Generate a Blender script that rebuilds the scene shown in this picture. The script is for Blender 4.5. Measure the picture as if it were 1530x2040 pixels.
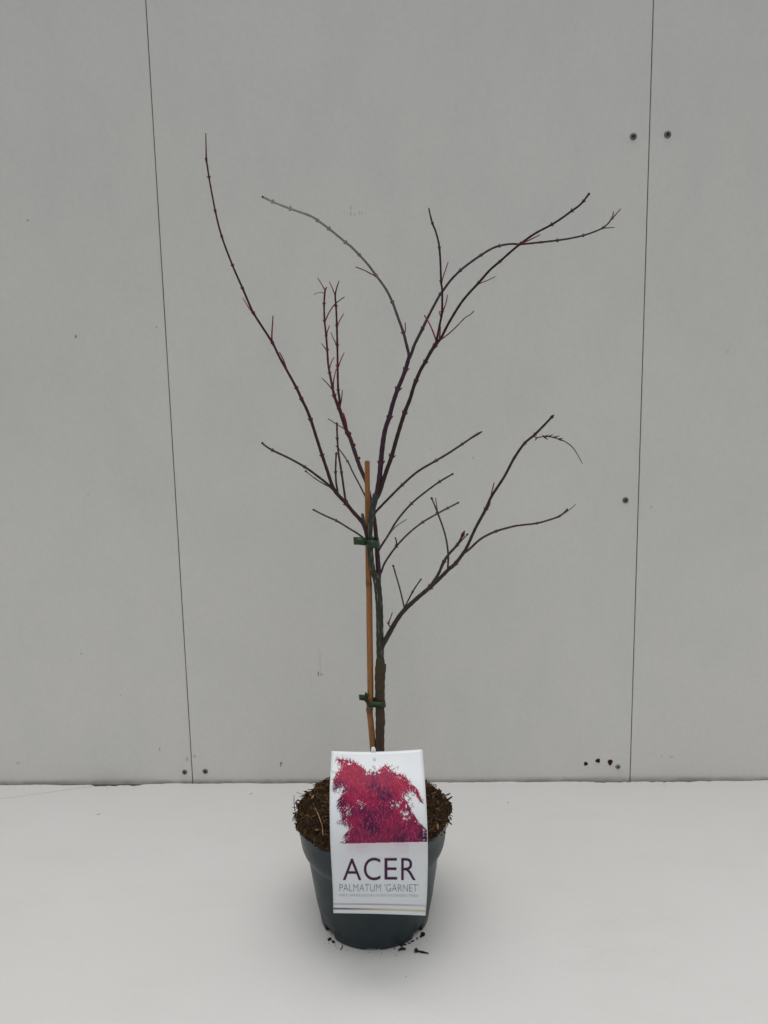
import bpy, bmesh, math, random
import numpy as np
from mathutils import Vector, Matrix
random.seed(7)
rng = np.random.default_rng(7)
S = bpy.context.scene
for o in list(bpy.data.objects): bpy.data.objects.remove(o)

# ------------------------------------------------------------------ camera
W0, H0, F = 1530.0, 2040.0, 1532.0
down = Vector((0.01936, 0.98873, 0.14908)).normalized()        # world down seen from the camera (x right, y down, z ahead)
p1 = Vector((-765, 1562 - 1020, F)); p2 = Vector((765, 1554 - 1020, F))
nrm = p1.cross(p2)
u = down.cross(nrm).normalized()
if u.x < 0: u = -u
ahead = -(u.cross(-down)).normalized()
if ahead.z < 0: ahead = -ahead
upc = -down
def c2w(v):                                                    # camera coords -> world axes
    return Vector((v.dot(u), v.dot(ahead), v.dot(upc)))
ex, ey, ez = c2w(Vector((1, 0, 0))), c2w(Vector((0, 1, 0))), c2w(Vector((0, 0, 1)))
CAM_H = 0.638
def pray(x, y): return c2w(Vector(((x - W0 / 2), (y - H0 / 2), F)))
r0 = pray(747, 1818)
CP = Vector((0, 0, 0)) - r0 * (CAM_H / -r0.z); CP.z = CAM_H
cam_d = bpy.data.cameras.new('camera'); cam = bpy.data.objects.new('camera', cam_d)
S.collection.objects.link(cam)
cam_d.sensor_fit = 'VERTICAL'; cam_d.sensor_height = 36.0; cam_d.lens = 36.0 * F / H0
cam_d.clip_start = 0.02; cam_d.clip_end = 60
M = Matrix((( ex.x, -ey.x, -ez.x, CP.x), (ex.y, -ey.y, -ez.y, CP.y), (ex.z, -ey.z, -ez.z, CP.z), (0, 0, 0, 1)))
cam.matrix_world = M
S.camera = cam
def at(x, y, Y):                                               # a pixel carried to the upright plane at depth Y
    r = pray(x, y); return CP + r * ((Y - CP.y) / r.y)
def on_table(x, y, z=0.0):
    r = pray(x, y); return CP + r * ((z - CP.z) / r.z)
WALL_Y = on_table(765, 1556).y
PX = lambda Y: (Y - CP.y) / F * 1.03                           # metres per pixel at depth Y

# ------------------------------------------------------------------ light
wd = bpy.data.worlds.new('World'); S.world = wd; wd.use_nodes = True
wd.node_tree.nodes['Background'].inputs[0].default_value = (0.93, 0.97, 1.0, 1)
wd.node_tree.nodes['Background'].inputs[1].default_value = 0.255
def area(name, loc, target, sx, sy, power, col):
    l = bpy.data.lights.new(name, 'AREA'); l.shape = 'RECTANGLE'; l.size = sx; l.size_y = sy
    l.energy = power; l.color = col
    o = bpy.data.objects.new(name, l); S.collection.objects.link(o); o.location = loc
    o.rotation_euler = (Vector(target) - Vector(loc)).to_track_quat('-Z', 'Y').to_euler()
    return o
roof = area('roof_light', (0.0, 0.1, 3.1), (0.0, 0.2, 0.0), 5.6, 5.0, 76, (1.0, 0.982, 0.958)); roof.data.spread = math.radians(80)
area('front_fill_light', (0.6, -3.6, 1.2), (0, 0, 0.3), 2.6, 1.8, 9, (0.90, 0.955, 1.0))  # added fill from the camera side to lift the upright faces
S.view_settings.view_transform = 'Standard'; S.view_settings.look = 'None'
S.view_settings.exposure = 0; S.view_settings.gamma = 1; S.view_settings.use_curve_mapping = False

# ------------------------------------------------------------------ helpers
def link(name, me, mat, parent=None, loc=None):
    o = bpy.data.objects.new(name, me); S.collection.objects.link(o)
    if mat: me.materials.append(mat)
    if parent:
        o.parent = parent
    if loc: o.location = loc
    return o
def tag(o, label, cat, group=None, kind=None):
    o['label'] = label; o['category'] = cat
    if group: o['group'] = group
    if kind: o['kind'] = kind
    return o
def empty(name, loc):
    o = bpy.data.objects.new(name, None); S.collection.objects.link(o); o.location = loc
    o.empty_display_size = 0.02
    return o
def mesh(name, vs, fs, off=Vector((0, 0, 0)), smooth=True, cols=None):
    me = bpy.data.meshes.new(name)
    me.from_pydata([tuple(Vector(v) - off) for v in vs], [], fs)
    if smooth:
        for p in me.polygons: p.use_smooth = True
    if cols is not None:
        a = me.color_attributes.new('Col', 'FLOAT_COLOR', 'POINT')
        arr = np.ones((len(vs), 4), dtype=np.float32); arr[:, :3] = np.array(cols, dtype=np.float32)
        a.data.foreach_set('color', arr.ravel())
    me.update()
    return me
def srgb(r, g, b):
    f = lambda c: c / 12.92 if c <= 0.04045 else ((c + 0.055) / 1.055) ** 2.4
    return (f(r / 255), f(g / 255), f(b / 255))
class NT:
    def __init__(s, name, rough=0.5, spec=0.5):
        s.m = bpy.data.materials.new(name); s.m.use_nodes = True; s.t = s.m.node_tree
        s.b = s.t.nodes['Principled BSDF']; s.b.inputs['Roughness'].default_value = rough
        s.b.inputs['Specular IOR Level'].default_value = spec
    def n(s, typ, **k):
        x = s.t.nodes.new(typ)
        for a, v in k.items(): setattr(x, a, v)
        return x
    def l(s, a, b): s.t.links.new(a, b)
    def pos(s):
        return s.n('ShaderNodeNewGeometry').outputs['Position']
    def scaled(s, vec, sc, off=(0, 0, 0)):
        mp = s.n('ShaderNodeMapping'); mp.inputs['Scale'].default_value = sc; mp.inputs['Location'].default_value = off
        s.l(vec, mp.inputs[0]); return mp.outputs[0]
    def noise(s, vec, scale, detail=3, rough=0.5):
        x = s.n('ShaderNodeTexNoise'); x.inputs['Scale'].default_value = scale
        x.inputs['Detail'].default_value = detail; x.inputs['Roughness'].default_value = rough
        s.l(vec, x.inputs['Vector']); return x.outputs[0]
    def ramp(s, fac, a, b, lo=0.0, hi=1.0):
        x = s.n('ShaderNodeMapRange'); x.inputs[1].default_value = a; x.inputs[2].default_value = b
        x.inputs[3].default_value = lo; x.inputs[4].default_value = hi; s.l(fac, x.inputs[0]); return x.outputs[0]
    def mix(s, fac, a, b, mode='MIX'):
        x = s.n('ShaderNodeMixRGB'); x.blend_type = mode
        for i, v in ((0, fac), (1, a), (2, b)):
            if hasattr(v, 'is_linked'): s.l(v, x.inputs[i])
            elif i == 0: x.inputs[0].default_value = v
            else: x.inputs[i].default_value = (*v[:3], 1)
        return x.outputs[0]
    def math(s, op, a, b=0.0):
        x = s.n('ShaderNodeMath', operation=op)
        for i, v in ((0, a), (1, b)):
            if hasattr(v, 'is_linked'): s.l(v, x.inputs[i])
            else: x.inputs[i].default_value = v
        return x.outputs[0]
    def bump(s, h, strength, dist):
        x = s.n('ShaderNodeBump'); x.inputs['Strength'].default_value = strength; x.inputs['Distance'].default_value = dist
        s.l(h, x.inputs['Height']); s.l(x.outputs[0], s.b.inputs['Normal'])
    def col(s, c):
        if hasattr(c, 'is_linked'): s.l(c, s.b.inputs['Base Color'])
        else: s.b.inputs['Base Color'].default_value = (*c[:3], 1)
        return s

def flecks(t, p, col, scale, thr, tint, seed):
    v = t.n('ShaderNodeTexVoronoi'); v.inputs['Scale'].default_value = scale
    t.l(t.scaled(p, (1, 1, 1), (seed, seed * 2, seed)), v.inputs['Vector'])
    keep = t.n('ShaderNodeSeparateColor'); t.l(v.outputs['Color'], keep.inputs[0])
    size = t.ramp(keep.outputs[0], 1 - thr, 1.0, 0.0, 0.0011 * scale)
    msk = t.math('LESS_THAN', t.math('ADD', v.outputs['Distance'], t.math('MULTIPLY', t.noise(p, 900, 2), 0.0014 * scale)), t.math('ADD', size, 0.0011 * scale))
    msk = t.math('MULTIPLY', msk, t.math('GREATER_THAN', keep.outputs[0], 1 - thr))
    return t.mix(t.math('MULTIPLY', msk, 0.5), col, tint)

# painted panel: off-white with soft blotches, scuffs, specks and the marks the boards carry
tw = NT('panel_paint', 0.46, 0.35)
p = tw.pos()
c = tw.mix(tw.ramp(tw.noise(p, 3.0, 4), 0.3, 0.7), (0.70, 0.688, 0.655), (0.722, 0.71, 0.68))
c = tw.mix(tw.ramp(tw.noise(tw.scaled(p, (1, 1, 0.6)), 9, 5, 0.6), 0.45, 0.8), c, (0.665, 0.66, 0.632))
c = tw.mix(tw.ramp(tw.noise(p, 170, 2), 0.35, 0.75, 0, 0.10), c, (0.44, 0.44, 0.43))
c = flecks(tw, p, c, 16, 0.12, (0.30, 0.29, 0.27), 3.1)
sep = tw.n('ShaderNodeSeparateXYZ'); tw.l(p, sep.inputs[0])
low = tw.ramp(sep.outputs[2], 0.075, 0.02)
c2 = flecks(tw, p, c, 60, 0.13, (0.27, 0.25, 0.22), 7.7)
band = tw.math('MULTIPLY', tw.math('MULTIPLY', low, tw.ramp(sep.outputs[2], 0.012, 0.03)), tw.ramp(tw.noise(p, 9, 3), 0.4, 0.6))
c = tw.mix(band, c, c2)
foot_shade = tw.math('MULTIPLY', tw.ramp(sep.outputs[2], 0.007, 0.0), tw.ramp(tw.noise(p, 35, 3), 0.35, 0.75, 0.05, 0.6))  # contact shade along the wall foot, painted into the board colour, broken by noise
c = tw.mix(foot_shade, c, (0.30, 0.265, 0.235))
marks = [  # px, py, half width px, half height px, strength, colour
    (55, 439, 3, 2.2, .5, (.2, .2, .18)), (151, 670, 2, 3.2, .8, (.12, .11, .1)), (312, 652, 2, 2, .5, (.2, .2, .18)),
    (699, 414, .9, 4.5, .55, (.22, .21, .2)), (699, 426, .9, 5, .6, (.22, .21, .2)), (707, 428, .9, 4, .45, (.25, .24, .22)),
    (716, 424, .9, 4, .5, (.25, .24, .22)), (721, 424, .9, 4, .5, (.25, .24, .22)), (634, 1342, 1.4, 5.5, .85, (.10, .10, .09)),
    (638, 1320, 1.6, 26, .22, (.30, .30, .28)), (640, 1344, 4.0, 3.5, .35, (.28, .25, .23)), (560, 1521, 2.2, 3.6, .8, (.10, .085, .07)),
    (559, 1526, 1.2, 2.4, .7, (.12, .1, .08)), (318, 1493, 1.2, 5, .6, (.2, .19, .17)), (388, 1507, 3, 4, .4, (.25, .24, .22)),
    (373, 1512, 3.5, 6, .35, (.27, .25, .22)), (36, 1520, 4, 3, .35, (.27, .26, .24)), (162, 1302, 1.6, 3, .5, (.2, .2, .18)),
    (1337, 1508, 4, 2, .4, (.27, .26, .24)), (1298, 1010, 3, 3, .3, (.3, .3, .28)), (942, 912, 2, 2, .4, (.28, .27, .25)),
    (1030, 1560, 2, 2, .3, (.25, .24, .22)), (870, 1090, 2, 2, .0, (.25, .24, .22)), (175, 985, 2, 2, .35, (.25, .25, .23)),
    (1318, 1507, 2, 2, .4, (.25, .24, .22)), (1450, 700, 2, 3, .35, (.27, .26, .24)), (240, 1385, 2, 2, .4, (.25, .24, .22))]
wob = tw.noise(p, 260, 2)
for (mx, my, hx, hy, st, mc) in marks:
    q = at(mx, my, WALL_Y); k = PX(WALL_Y)
    sub = tw.n('ShaderNodeVectorMath', operation='SUBTRACT'); tw.l(p, sub.inputs[0]); sub.inputs[1].default_value = q
    ml = tw.n('ShaderNodeVectorMath', operation='MULTIPLY'); tw.l(sub.outputs[0], ml.inputs[0])
    ml.inputs[1].default_value = (1 / (hx * k), 0, 1 / (hy * k))
    ln = tw.n('ShaderNodeVectorMath', operation='LENGTH'); tw.l(ml.outputs[0], ln.inputs[0])
    d = tw.math('ADD', ln.outputs['Value'], tw.math('MULTIPLY', wob, 0.7))
    c = tw.mix(tw.ramp(d, 1.65, 0.95, 0, st), c, mc)
tw.col(c)
tw.bump(tw.math('ADD', tw.noise(p, 9, 3), tw.math('MULTIPLY', tw.noise(p, 420, 2), 0.05)), 0.25, 0.002)
PANEL = tw.m

tt = NT('table_paint', 0.42, 0.4); p = tt.pos()
c = tt.mix(tt.ramp(tt.noise(p, 3.2, 4), 0.3, 0.7), (0.612, 0.607, 0.600), (0.637, 0.632, 0.627))
c = tt.mix(tt.ramp(tt.noise(tt.scaled(p, (0.35, 1, 1)), 14, 5, 0.65), 0.5, 0.8, 0, .6), c, (0.58, 0.572, 0.562))
c = tt.mix(tt.ramp(tt.noise(p, 200, 2), 0.4, 0.8, 0, 0.12), c, (0.5, 0.5, 0.49))
c = flecks(tt, p, c, 15, 0.22, (0.38, 0.37, 0.35), 1.3)
c = flecks(tt, p, c, 42, 0.05, (0.33, 0.31, 0.28), 5.9)
wv = tt.n('ShaderNodeTexVoronoi'); wv.feature = 'DISTANCE_TO_EDGE'; wv.inputs['Scale'].default_value = 7; tt.l(tt.scaled(p, (1, 2.6, 1), (.3, .1, 0)), wv.inputs['Vector'])
scr = tt.math('MULTIPLY', tt.ramp(wv.outputs['Distance'], 0.006, 0.002), tt.ramp(tt.noise(p, 5, 3), 0.56, 0.66, 0, .22))
c = tt.mix(scr, c, (0.42, 0.41, 0.395))
tt.col(c); tt.bump(tt.noise(p, 7, 3), 0.2, 0.002)
tt.l(tt.ramp(tt.noise(p, 12, 4), 0.3, 0.7, 0.36, 0.52), tt.b.inputs['Roughness'])
TABLE = tt.m

def plain(name, colr, rough=0.5, spec=0.5, var=0.0, scale=60, metal=0, bump=0):
    t = NT(name, rough, spec); t.b.inputs['Metallic'].default_value = metal
    if var:
        p = t.pos(); d = tuple(x * (1 - var) for x in colr)
        t.col(t.mix(t.ramp(t.noise(p, scale, 4), 0.3, 0.7), colr, d))
        if bump: t.bump(t.noise(p, scale * 3, 3), bump, 0.001)
    else: t.col(colr)
    return t.m
BACK = plain('gap_shadow_board', (0.10, 0.075, 0.055), 0.9, 0.2, 0.5, 30)
FILL = plain('table_core', (0.14, 0.112, 0.095), 0.85, 0.2, 0.45, 90)
STEEL = plain('screw_steel', (0.23, 0.23, 0.215), 0.5, 0.5, 0.5, 500, 0.55, 0.4)
STEEL_LIGHT = plain('screw_zinc', (0.36, 0.37, 0.38), 0.5, 0.5, 0.35, 500, 0.5, 0.3)
RECESS = plain('screw_recess', (0.022, 0.017, 0.014), 0.8, 0.2)
RUST = plain('rusty_hole', (0.075, 0.030, 0.017), 0.95, 0.1, 0.7, 700, 0, 1)

# ------------------------------------------------------------------ wall panels
def box_bm(x0, x1, y0, y1, z0, z1, bev=0.0006):
    bm = bmesh.new(); bmesh.ops.create_cube(bm, size=1)
    for v in bm.verts:
        v.co = Vector(((x0 + x1) / 2 + v.co.x * (x1 - x0), (y0 + y1) / 2 + v.co.y * (y1 - y0), (z0 + z1) / 2 + v.co.z * (z1 - z0)))
    if bev: bmesh.ops.bevel(bm, geom=bm.edges[:], offset=bev, segments=2, affect='EDGES')
    return bm
def from_bm(bm, name):
    me = bpy.data.meshes.new(name); bm.to_mesh(me); bm.free(); return me
seamL = (at(290, 0, WALL_Y).x + at(384, 1558, WALL_Y).x) / 2
seamR = (at(1302, 0, WALL_Y).x + at(1255, 1555, WALL_Y).x) / 2
gapw = 0.00068
GBOX = []
panels = {}
for key, x0, x1, lab in (('l', -1.7, seamL - gapw, 'off-white wall board left of the left seam, one screw at its lower right corner'),
                         ('m', seamL + gapw, seamR - gapw, 'wide off-white wall board behind the maple, between the two vertical seams'),
                         ('r', seamR + gapw, 1.8, 'off-white wall board right of the right seam, one screw near its top')):
    e = box_bm(x0, x1, WALL_Y, WALL_Y + 0.012, -0.25, 2.3, 0.0005)
    for v in e.verts: v.co.z -= 0; 
    root = empty('wall_panel', (0, WALL_Y, 0))
    for v in e.verts: v.co.y -= WALL_Y
    link('board', from_bm(e, 'board'), PANEL, root)
    tag(root, lab, 'wall panel', 'white boards of the wall')
    panels[key] = root
bb = link('wall', from_bm(box_bm(-1.7, 1.8, WALL_Y + 0.0125, WALL_Y + 0.06, -0.25, 2.3, 0), 'wall'), BACK)
SEAMF = plain('joint_strip', (0.20, 0.155, 0.115), 0.9, 0.2, 0.75, 14)
for sx in (seamL, seamR):
    js = link('joint_strip', from_bm(box_bm(sx - gapw * .98, sx + gapw * .98, WALL_Y + .0013, WALL_Y + .0123, -0.25, 2.3, 0), 'joint_strip'), SEAMF, bb)
tag(bb, 'dark brown wall framing seen only through the narrow board seams', 'wall', None, 'structure')

def screw(px, py, key, mat, rpx=6.5, rot=0.3):
    q = at(px, py, WALL_Y); r = rpx * PX(WALL_Y)
    bm = bmesh.new(); n = 24; prof = [(0, .0), (r * .98, .0), (r, .0004), (r * .93, .0010), (r * .6, .0014), (r * .34, .00145)]
    rings = []
    for (rr, dy) in prof[1:]:
        rings.append([bm.verts.new((q.x + rr * math.cos(2 * math.pi * i / n), -dy, q.z + rr * math.sin(2 * math.pi * i / n))) for i in range(n)])
    for a, b in zip(rings, rings[1:]):
        for i in range(n): bm.faces.new((a[i], a[(i + 1) % n], b[(i + 1) % n], b[i]))
    bm.faces.new(rings[-1])
    bmesh.ops.recalc_face_normals(bm, faces=bm.faces[:])
    me = from_bm(bm, 'screw')
    for f in me.polygons: f.use_smooth = True
    s = link('screw', me, mat, panels[key])
    b2 = bmesh.new()
    for k in range(2):
        a = rot + k * math.pi / 2
        co, si = math.cos(a), math.sin(a); L, Wd = r * .52, r * .17
        v = [b2.verts.new((q.x + x * co - z * si, -.00155 - .0001 * k, q.z + x * si + z * co)) for x, z in ((-L, -Wd), (L, -Wd), (L, Wd), (-L, Wd))]
        b2.faces.new(v)
    link('cross_slot', from_bm(b2, 'cross_slot'), RECESS, s)
screw(1261.5, 272, 'm', STEEL, 6.3, .4); screw(1330, 268, 'r', STEEL, 6.5, .9); screw(1246, 996.5, 'm', STEEL, 6.0, .2)
screw(368, 1538, 'l', STEEL, 5.4, .7); screw(409, 1536.5, 'm', STEEL, 5.6, .1); screw(1231, 1527, 'm', STEEL_LIGHT, 5.4, .5)
for (px, py, rx, rz) in ((1167, 1521.5, 4.3, 4.2), (1191, 1515.5, 5, 4.6), (1215.5, 1518.5, 5, 6.5)):
    q = at(px, py, WALL_Y); k = PX(WALL_Y); bm = bmesh.new(); n = 26
    cv = bm.verts.new((q.x, -.0011, q.z)); ph = random.random() * 6
    r1, r2 = [], []
    for i in range(n):
        a = 2 * math.pi * i / n; w = 1 + .13 * math.sin(3 * a + ph) + .08 * math.sin(7 * a + ph * 2) + random.uniform(-.06, .06)
        r1.append(bm.verts.new((q.x + rx * k * w * math.cos(a), 0.0, q.z + rz * k * w * math.sin(a))))
        r2.append(bm.verts.new((q.x + rx * k * w * .7 * math.cos(a), -.0010 + random.uniform(-.0003, .0003), q.z + rz * k * w * .7 * math.sin(a))))
    for i in range(n):
        bm.faces.new((r1[i], r1[(i + 1) % n], r2[(i + 1) % n], r2[i])); bm.faces.new((r2[i], r2[(i + 1) % n], cv))
    bmesh.ops.recalc_face_normals(bm, faces=bm.faces[:])
    link('rust_spot', from_bm(bm, 'rust_spot'), RUST, panels['m'])

# ------------------------------------------------------------------ table
table = empty('table', (0, 0, 0))
tag(table, 'white painted table top with a ragged back edge against the wall boards, carrying the pot', 'table')
def slab(name, pts, z0, z1, mat):
    bm = bmesh.new()
    top = [bm.verts.new((x, y, z1)) for x, y in pts]; bot = [bm.verts.new((x, y, z0)) for x, y in pts]
    bm.faces.new(top); bm.faces.new(bot[::-1]); n = len(pts)
    for i in range(n): bm.faces.new((top[i], bot[i], bot[(i + 1) % n], top[(i + 1) % n]))
    bmesh.ops.recalc_face_normals(bm, faces=bm.faces[:])
    return link(name, from_bm(bm, name), mat, table)
def backy(px):                                       # ragged back edge, gap to the wall in metres
    g = 0.0058 + 0.0012 * math.sin(px * .011) + 0.0009 * math.sin(px * .047 + 1) + random.uniform(-.0006, .0006)
    if random.random() < .16: g += random.uniform(.0006, .0024)
    return WALL_Y - g
back = []
px = -620
while px < 2200:
    back.append((px, backy(px))); px += random.uniform(3, 11)
edge = []
for (px, yy) in back:
    if px < 190: continue
    x = on_table(px, 1558).x
    if px < 290: yy -= 0.0085 * (1 - (px - 190) / 100)
    if 262 < px < 284: yy -= 0.003
    edge.append((x, yy))
A = on_table(188, 1566); B = on_table(0, 1592); dirv = (B - A).normalized()
far = A + dirv * 1.6
main = [(far.x, far.y), (A.x, A.y)] + edge + [(1.8, edge[-1][1]), (1.8, -1.1), (far.x, -1.1)]
edge2 = [(on_table(px, 1558).x, yy) for (px, yy) in back if px < 186]
gp = 0.0006
corner = [(far.x + 0.0, far.y + gp), (far.x, edge2[0][1])] + edge2 + [(A.x - 0.001, A.y + gp + 0.0003)]
slab('table_top', main, -0.018, 0.0, TABLE)
slab('corner_piece', corner, -0.018, -0.0002, TABLE)
slab('table_core', [(-1.7, -1.05), (1.78, -1.05), (1.78, WALL_Y - 0.0005), (-1.7, WALL_Y - 0.0005)], -0.06, -0.0185, FILL)
slab('gap_filler', [(-1.7, WALL_Y - 0.02), (1.78, WALL_Y - 0.02), (1.78, WALL_Y - 0.0006), (-1.7, WALL_Y - 0.0006)], -0.01805, -0.0032, FILL)

# ------------------------------------------------------------------ pot
tp = NT('pot_plastic', 0.42, 0.38); p = tp.pos()
c = tp.mix(tp.ramp(tp.noise(p, 25, 4), 0.3, 0.7), (0.009, 0.021, 0.026), (0.012, 0.024, 0.029))
c = tp.mix(tp.ramp(tp.noise(p, 90, 4, .6), 0.55, 0.8, 0, .5), c, (0.032, 0.036, 0.036))
dsep = tp.n('ShaderNodeSeparateXYZ'); tp.l(p, dsep.inputs[0])
dirt = tp.math('MULTIPLY', tp.ramp(dsep.outputs[2], 0.03, 0.0), tp.math('GREATER_THAN', tp.noise(p, 240, 3), 0.60))
c = tp.mix(tp.math('MULTIPLY', dirt, .7), c, (0.015, 0.010, 0.007))
dust = tp.math('MULTIPLY', tp.ramp(dsep.outputs[2], 0.085, 0.125), tp.ramp(tp.noise(p, 160, 4, .65), 0.55, 0.7, 0, .45))
c = tp.mix(dust, c, (0.045, 0.034, 0.026))
tp.col(c); tp.bump(tp.noise(p, 350, 3), 0.15, 0.0006)
tp.l(tp.ramp(tp.noise(p, 30, 4), 0.3, 0.7, 0.33, 0.47), tp.b.inputs['Roughness'])
POT = tp.m
RIM_Z, RIM_R = 0.136, 0.0918
prof = [(0.0, 0.052, 'i'), (0.0, 0.0655), (0.002, 0.0672), (0.010, 0.0683), (0.030, 0.0722), (0.050, 0.0750), (0.072, 0.0782), (0.0868, 0.0799),
        (0.0874, 0.0800), (0.0880, 0.0807), (0.0886, 0.0812), (0.096, 0.0854), (0.101, 0.0872), (0.106, 0.0882), (0.118, 0.0895), (0.130, 0.0908), (0.1345, 0.0922), (RIM_Z, 0.0922),
        (RIM_Z + .0004, 0.0905), (0.134, 0.0890), (0.11, 0.0855), (0.06, 0.0745), (0.006, 0.0655), (0.006, 0.0)]
N = 288; bm = bmesh.new(); rings = []
for it in prof:
    z, r = it[0], it[1]
    rings.append([bm.verts.new((r * math.cos(2 * math.pi * i / N), r * math.sin(2 * math.pi * i / N), z)) for i in range(N)])
notches = [(-90, 7), (-141, 8), (-38, 8), (10, 8), (60, 8), (110, 8), (160, 8)]
for k, (ra, rb) in enumerate(zip(rings, rings[1:])):
    for i in range(N):
        bm.faces.new((ra[i], ra[(i + 1) % N], rb[(i + 1) % N], rb[i]))
for ri in (1, 2, 3):                                   # drainage cut-outs lift the foot edge
    for i in range(N):
        a = 360 * i / N
        for (c0, wd_) in notches:
            d = abs((a - c0 + 180) % 360 - 180)
            h = {-90: .0028}.get(c0, .0095)
            if d < wd_:
                rings[ri][i].co.z = max(rings[ri][i].co.z, h + (.0006, .0012, .0018)[ri - 1])
            if ri == 1 and d < wd_: rings[0][i].co.z = h
bmesh.ops.recalc_face_normals(bm, faces=bm.faces[:])
me = from_bm(bm, 'pot')
for f in me.polygons: f.use_smooth = True
pot = link('plant_pot', me, POT)
tag(pot, 'dark grey round plastic nursery pot standing on the white table', 'plant pot')

# ------------------------------------------------------------------ soil
ts = NT('peat', 0.9, 0.25)
vc = ts.n('ShaderNodeVertexColor'); vc.layer_name = 'Col'; p = ts.pos()
ts.col(ts.mix(ts.ramp(ts.noise(p, 900, 2), 0.3, 0.7, 0, .4), vc.outputs[0], (0.010, 0.006, 0.003)))
PEAT = ts.m
def hash_h(x, y):
    return (0.0022 * math.sin(x * 160 + 1.3 * math.sin(y * 90)) + 0.0020 * math.sin(y * 190 + x * 60) +
            0.0013 * math.sin(x * 410 + y * 330) + 0.0010 * math.sin(x * 730 - y * 610))
SR = 0.0948
def soil_z(x, y):
    r = math.hypot(x, y) / SR
    return RIM_Z + .0015 + 0.019 * (1 - min(r, 1) ** 3.0) + hash_h(x, y) * (1 - .4 * min(r, 1))
sv, sf, sc = [], [], []
NR, NA = 46, 150
for i in range(NR + 1):
    for j in range(NA):
        a = 2 * math.pi * j / NA; wv = 1 + .022 * math.sin(5 * a + 1) + .018 * math.sin(11 * a) + .012 * math.sin(23 * a + 2)
        r = SR * (i / NR) * (wv if i > NR * .6 else 1 + (wv - 1) * i / NR)
        x, y = r * math.cos(a), r * math.sin(a)
        z = soil_z(x, y) + random.uniform(-.0012, .0012)
        sv.append((x, y, z))
        k = random.random(); sc.append((.014 + .03 * k * k, .008 + .016 * k * k, .004 + .006 * k * k))
for i in range(NR):
    for j in range(NA):
        sf.append((i * NA + j, i * NA + (j + 1) % NA, (i + 1) * NA + (j + 1) % NA, (i + 1) * NA + j))
base = len(sv)
for j in range(NA):                                    # skirt tucked inside the rim
    x, y, z = sv[NR * NA + j]; f_ = .95; sv.append((x * f_, y * f_, RIM_Z - .004)); sc.append((.012, .007, .004))
for j in range(NA): sf.append((NR * NA + j, NR * NA + (j + 1) % NA, base + (j + 1) % NA, base + j))
pal = [(.045, .022, .007), (.075, .036, .011), (.026, .012, .005), (.115, .058, .018), (.014, .008, .004), (.15, .085, .034), (.06, .030, .010), (.055, .022, .009)]
def strand(p0, d0, L, r, colr, V, Fc, C, seg=5, sides=3, curl=.6, sag=.0):
    d = Vector(d0).normalized(); q = Vector(p0); ax = Vector((random.gauss(0, 1), random.gauss(0, 1), random.gauss(0, 1))).normalized()
    st = len(V); side = d.orthogonal().normalized()
    for s in range(seg + 1):
        t = s / seg; rr = r * (1 - .65 * abs(2 * t - 1) ** 2)
        side = (side - d * side.dot(d)).normalized(); b = d.cross(side)
        for k in range(sides):
            a = 2 * math.pi * k / sides
            V.append(tuple(q + side * (rr * math.cos(a)) + b * (rr * .6 * math.sin(a)))); C.append(colr)
        q = q + d * (L / seg)
        d = (Matrix.Rotation(curl / seg * random.uniform(.3, 1.7), 3, ax) @ d); d.z -= sag / seg; d.normalize()
    for s in range(seg):
        for k in range(sides):
            a = st + s * sides; Fc.append((a + k, a + (k + 1) % sides, a + sides + (k + 1) % sides, a + sides + k))
for i in range(6500):
    rr = SR * math.sqrt(random.random()) * 1.0; a = random.random() * 2 * math.pi
    x, y = rr * math.cos(a), rr * math.sin(a)
    z = soil_z(x, y) + random.uniform(-.0008, .0022)
    th = random.random() * 6.28
    d = (math.cos(th), math.sin(th), random.uniform(-.35, .3))
    if rr > SR * .9: d = (-math.sin(a) + d[0] * .5, math.cos(a) + d[1] * .5, random.uniform(-.6, .2))
    cc = random.choice(pal); f_ = random.uniform(.65, 1.5)
    strand((x, y, z), d, random.uniform(.003, .010), random.uniform(.0003, .0010), tuple(v * f_ for v in cc), sv, sf, sc, seg=3, curl=1.4, sag=.5 if rr > SR * .8 else .1)
for i in range(170):                                   # ragged lip hanging over the pot rim
    a = random.random() * 2 * math.pi; rr = random.uniform(.088, .0955)
    cc = random.choice(pal[:5]); 
    strand((rr * math.cos(a), rr * math.sin(a), RIM_Z + random.uniform(-.001, .006)), (math.cos(a) + random.gauss(0, .5), math.sin(a) + random.gauss(0, .5), random.uniform(-.7, .5)),
           random.uniform(.0025, .0055), random.uniform(.0006, .0014), cc, sv, sf, sc, seg=4, curl=1.3, sag=1.0)
for i in range(520):                                   # lumps
    rr = SR * math.sqrt(random.random()) * .98; a = random.random() * 6.283
    x, y = rr * math.cos(a), rr * math.sin(a); z = soil_z(x, y) + .0006; s_ = random.uniform(.0012, .0036)
    st = len(sv); cc = tuple(v * random.uniform(.5, .9) for v in random.choice(pal[:5]))
    for (vx, vy, vz) in ((1, 0, 0), (-1, 0, 0), (0, 1, 0), (0, -1, 0), (0, 0, 1), (0, 0, -1)):
        sv.append((x + vx * s_ * random.uniform(.5, 1.3), y + vy * s_ * random.uniform(.5, 1.3), z + vz * s_ * random.uniform(.4, .9))); sc.append(cc)
    for t_ in ((0, 2, 4), (2, 1, 4), (1, 3, 4), (3, 0, 4), (2, 0, 5), (1, 2, 5), (3, 1, 5), (0, 3, 5)): sf.append(tuple(st + q for q in t_))
soil = link('potting_soil', mesh('potting_soil', sv, sf, smooth=False, cols=sc), PEAT)
tag(soil, 'dark brown fibrous peat soil heaped up inside the grey pot', 'soil', None, 'stuff')

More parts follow.
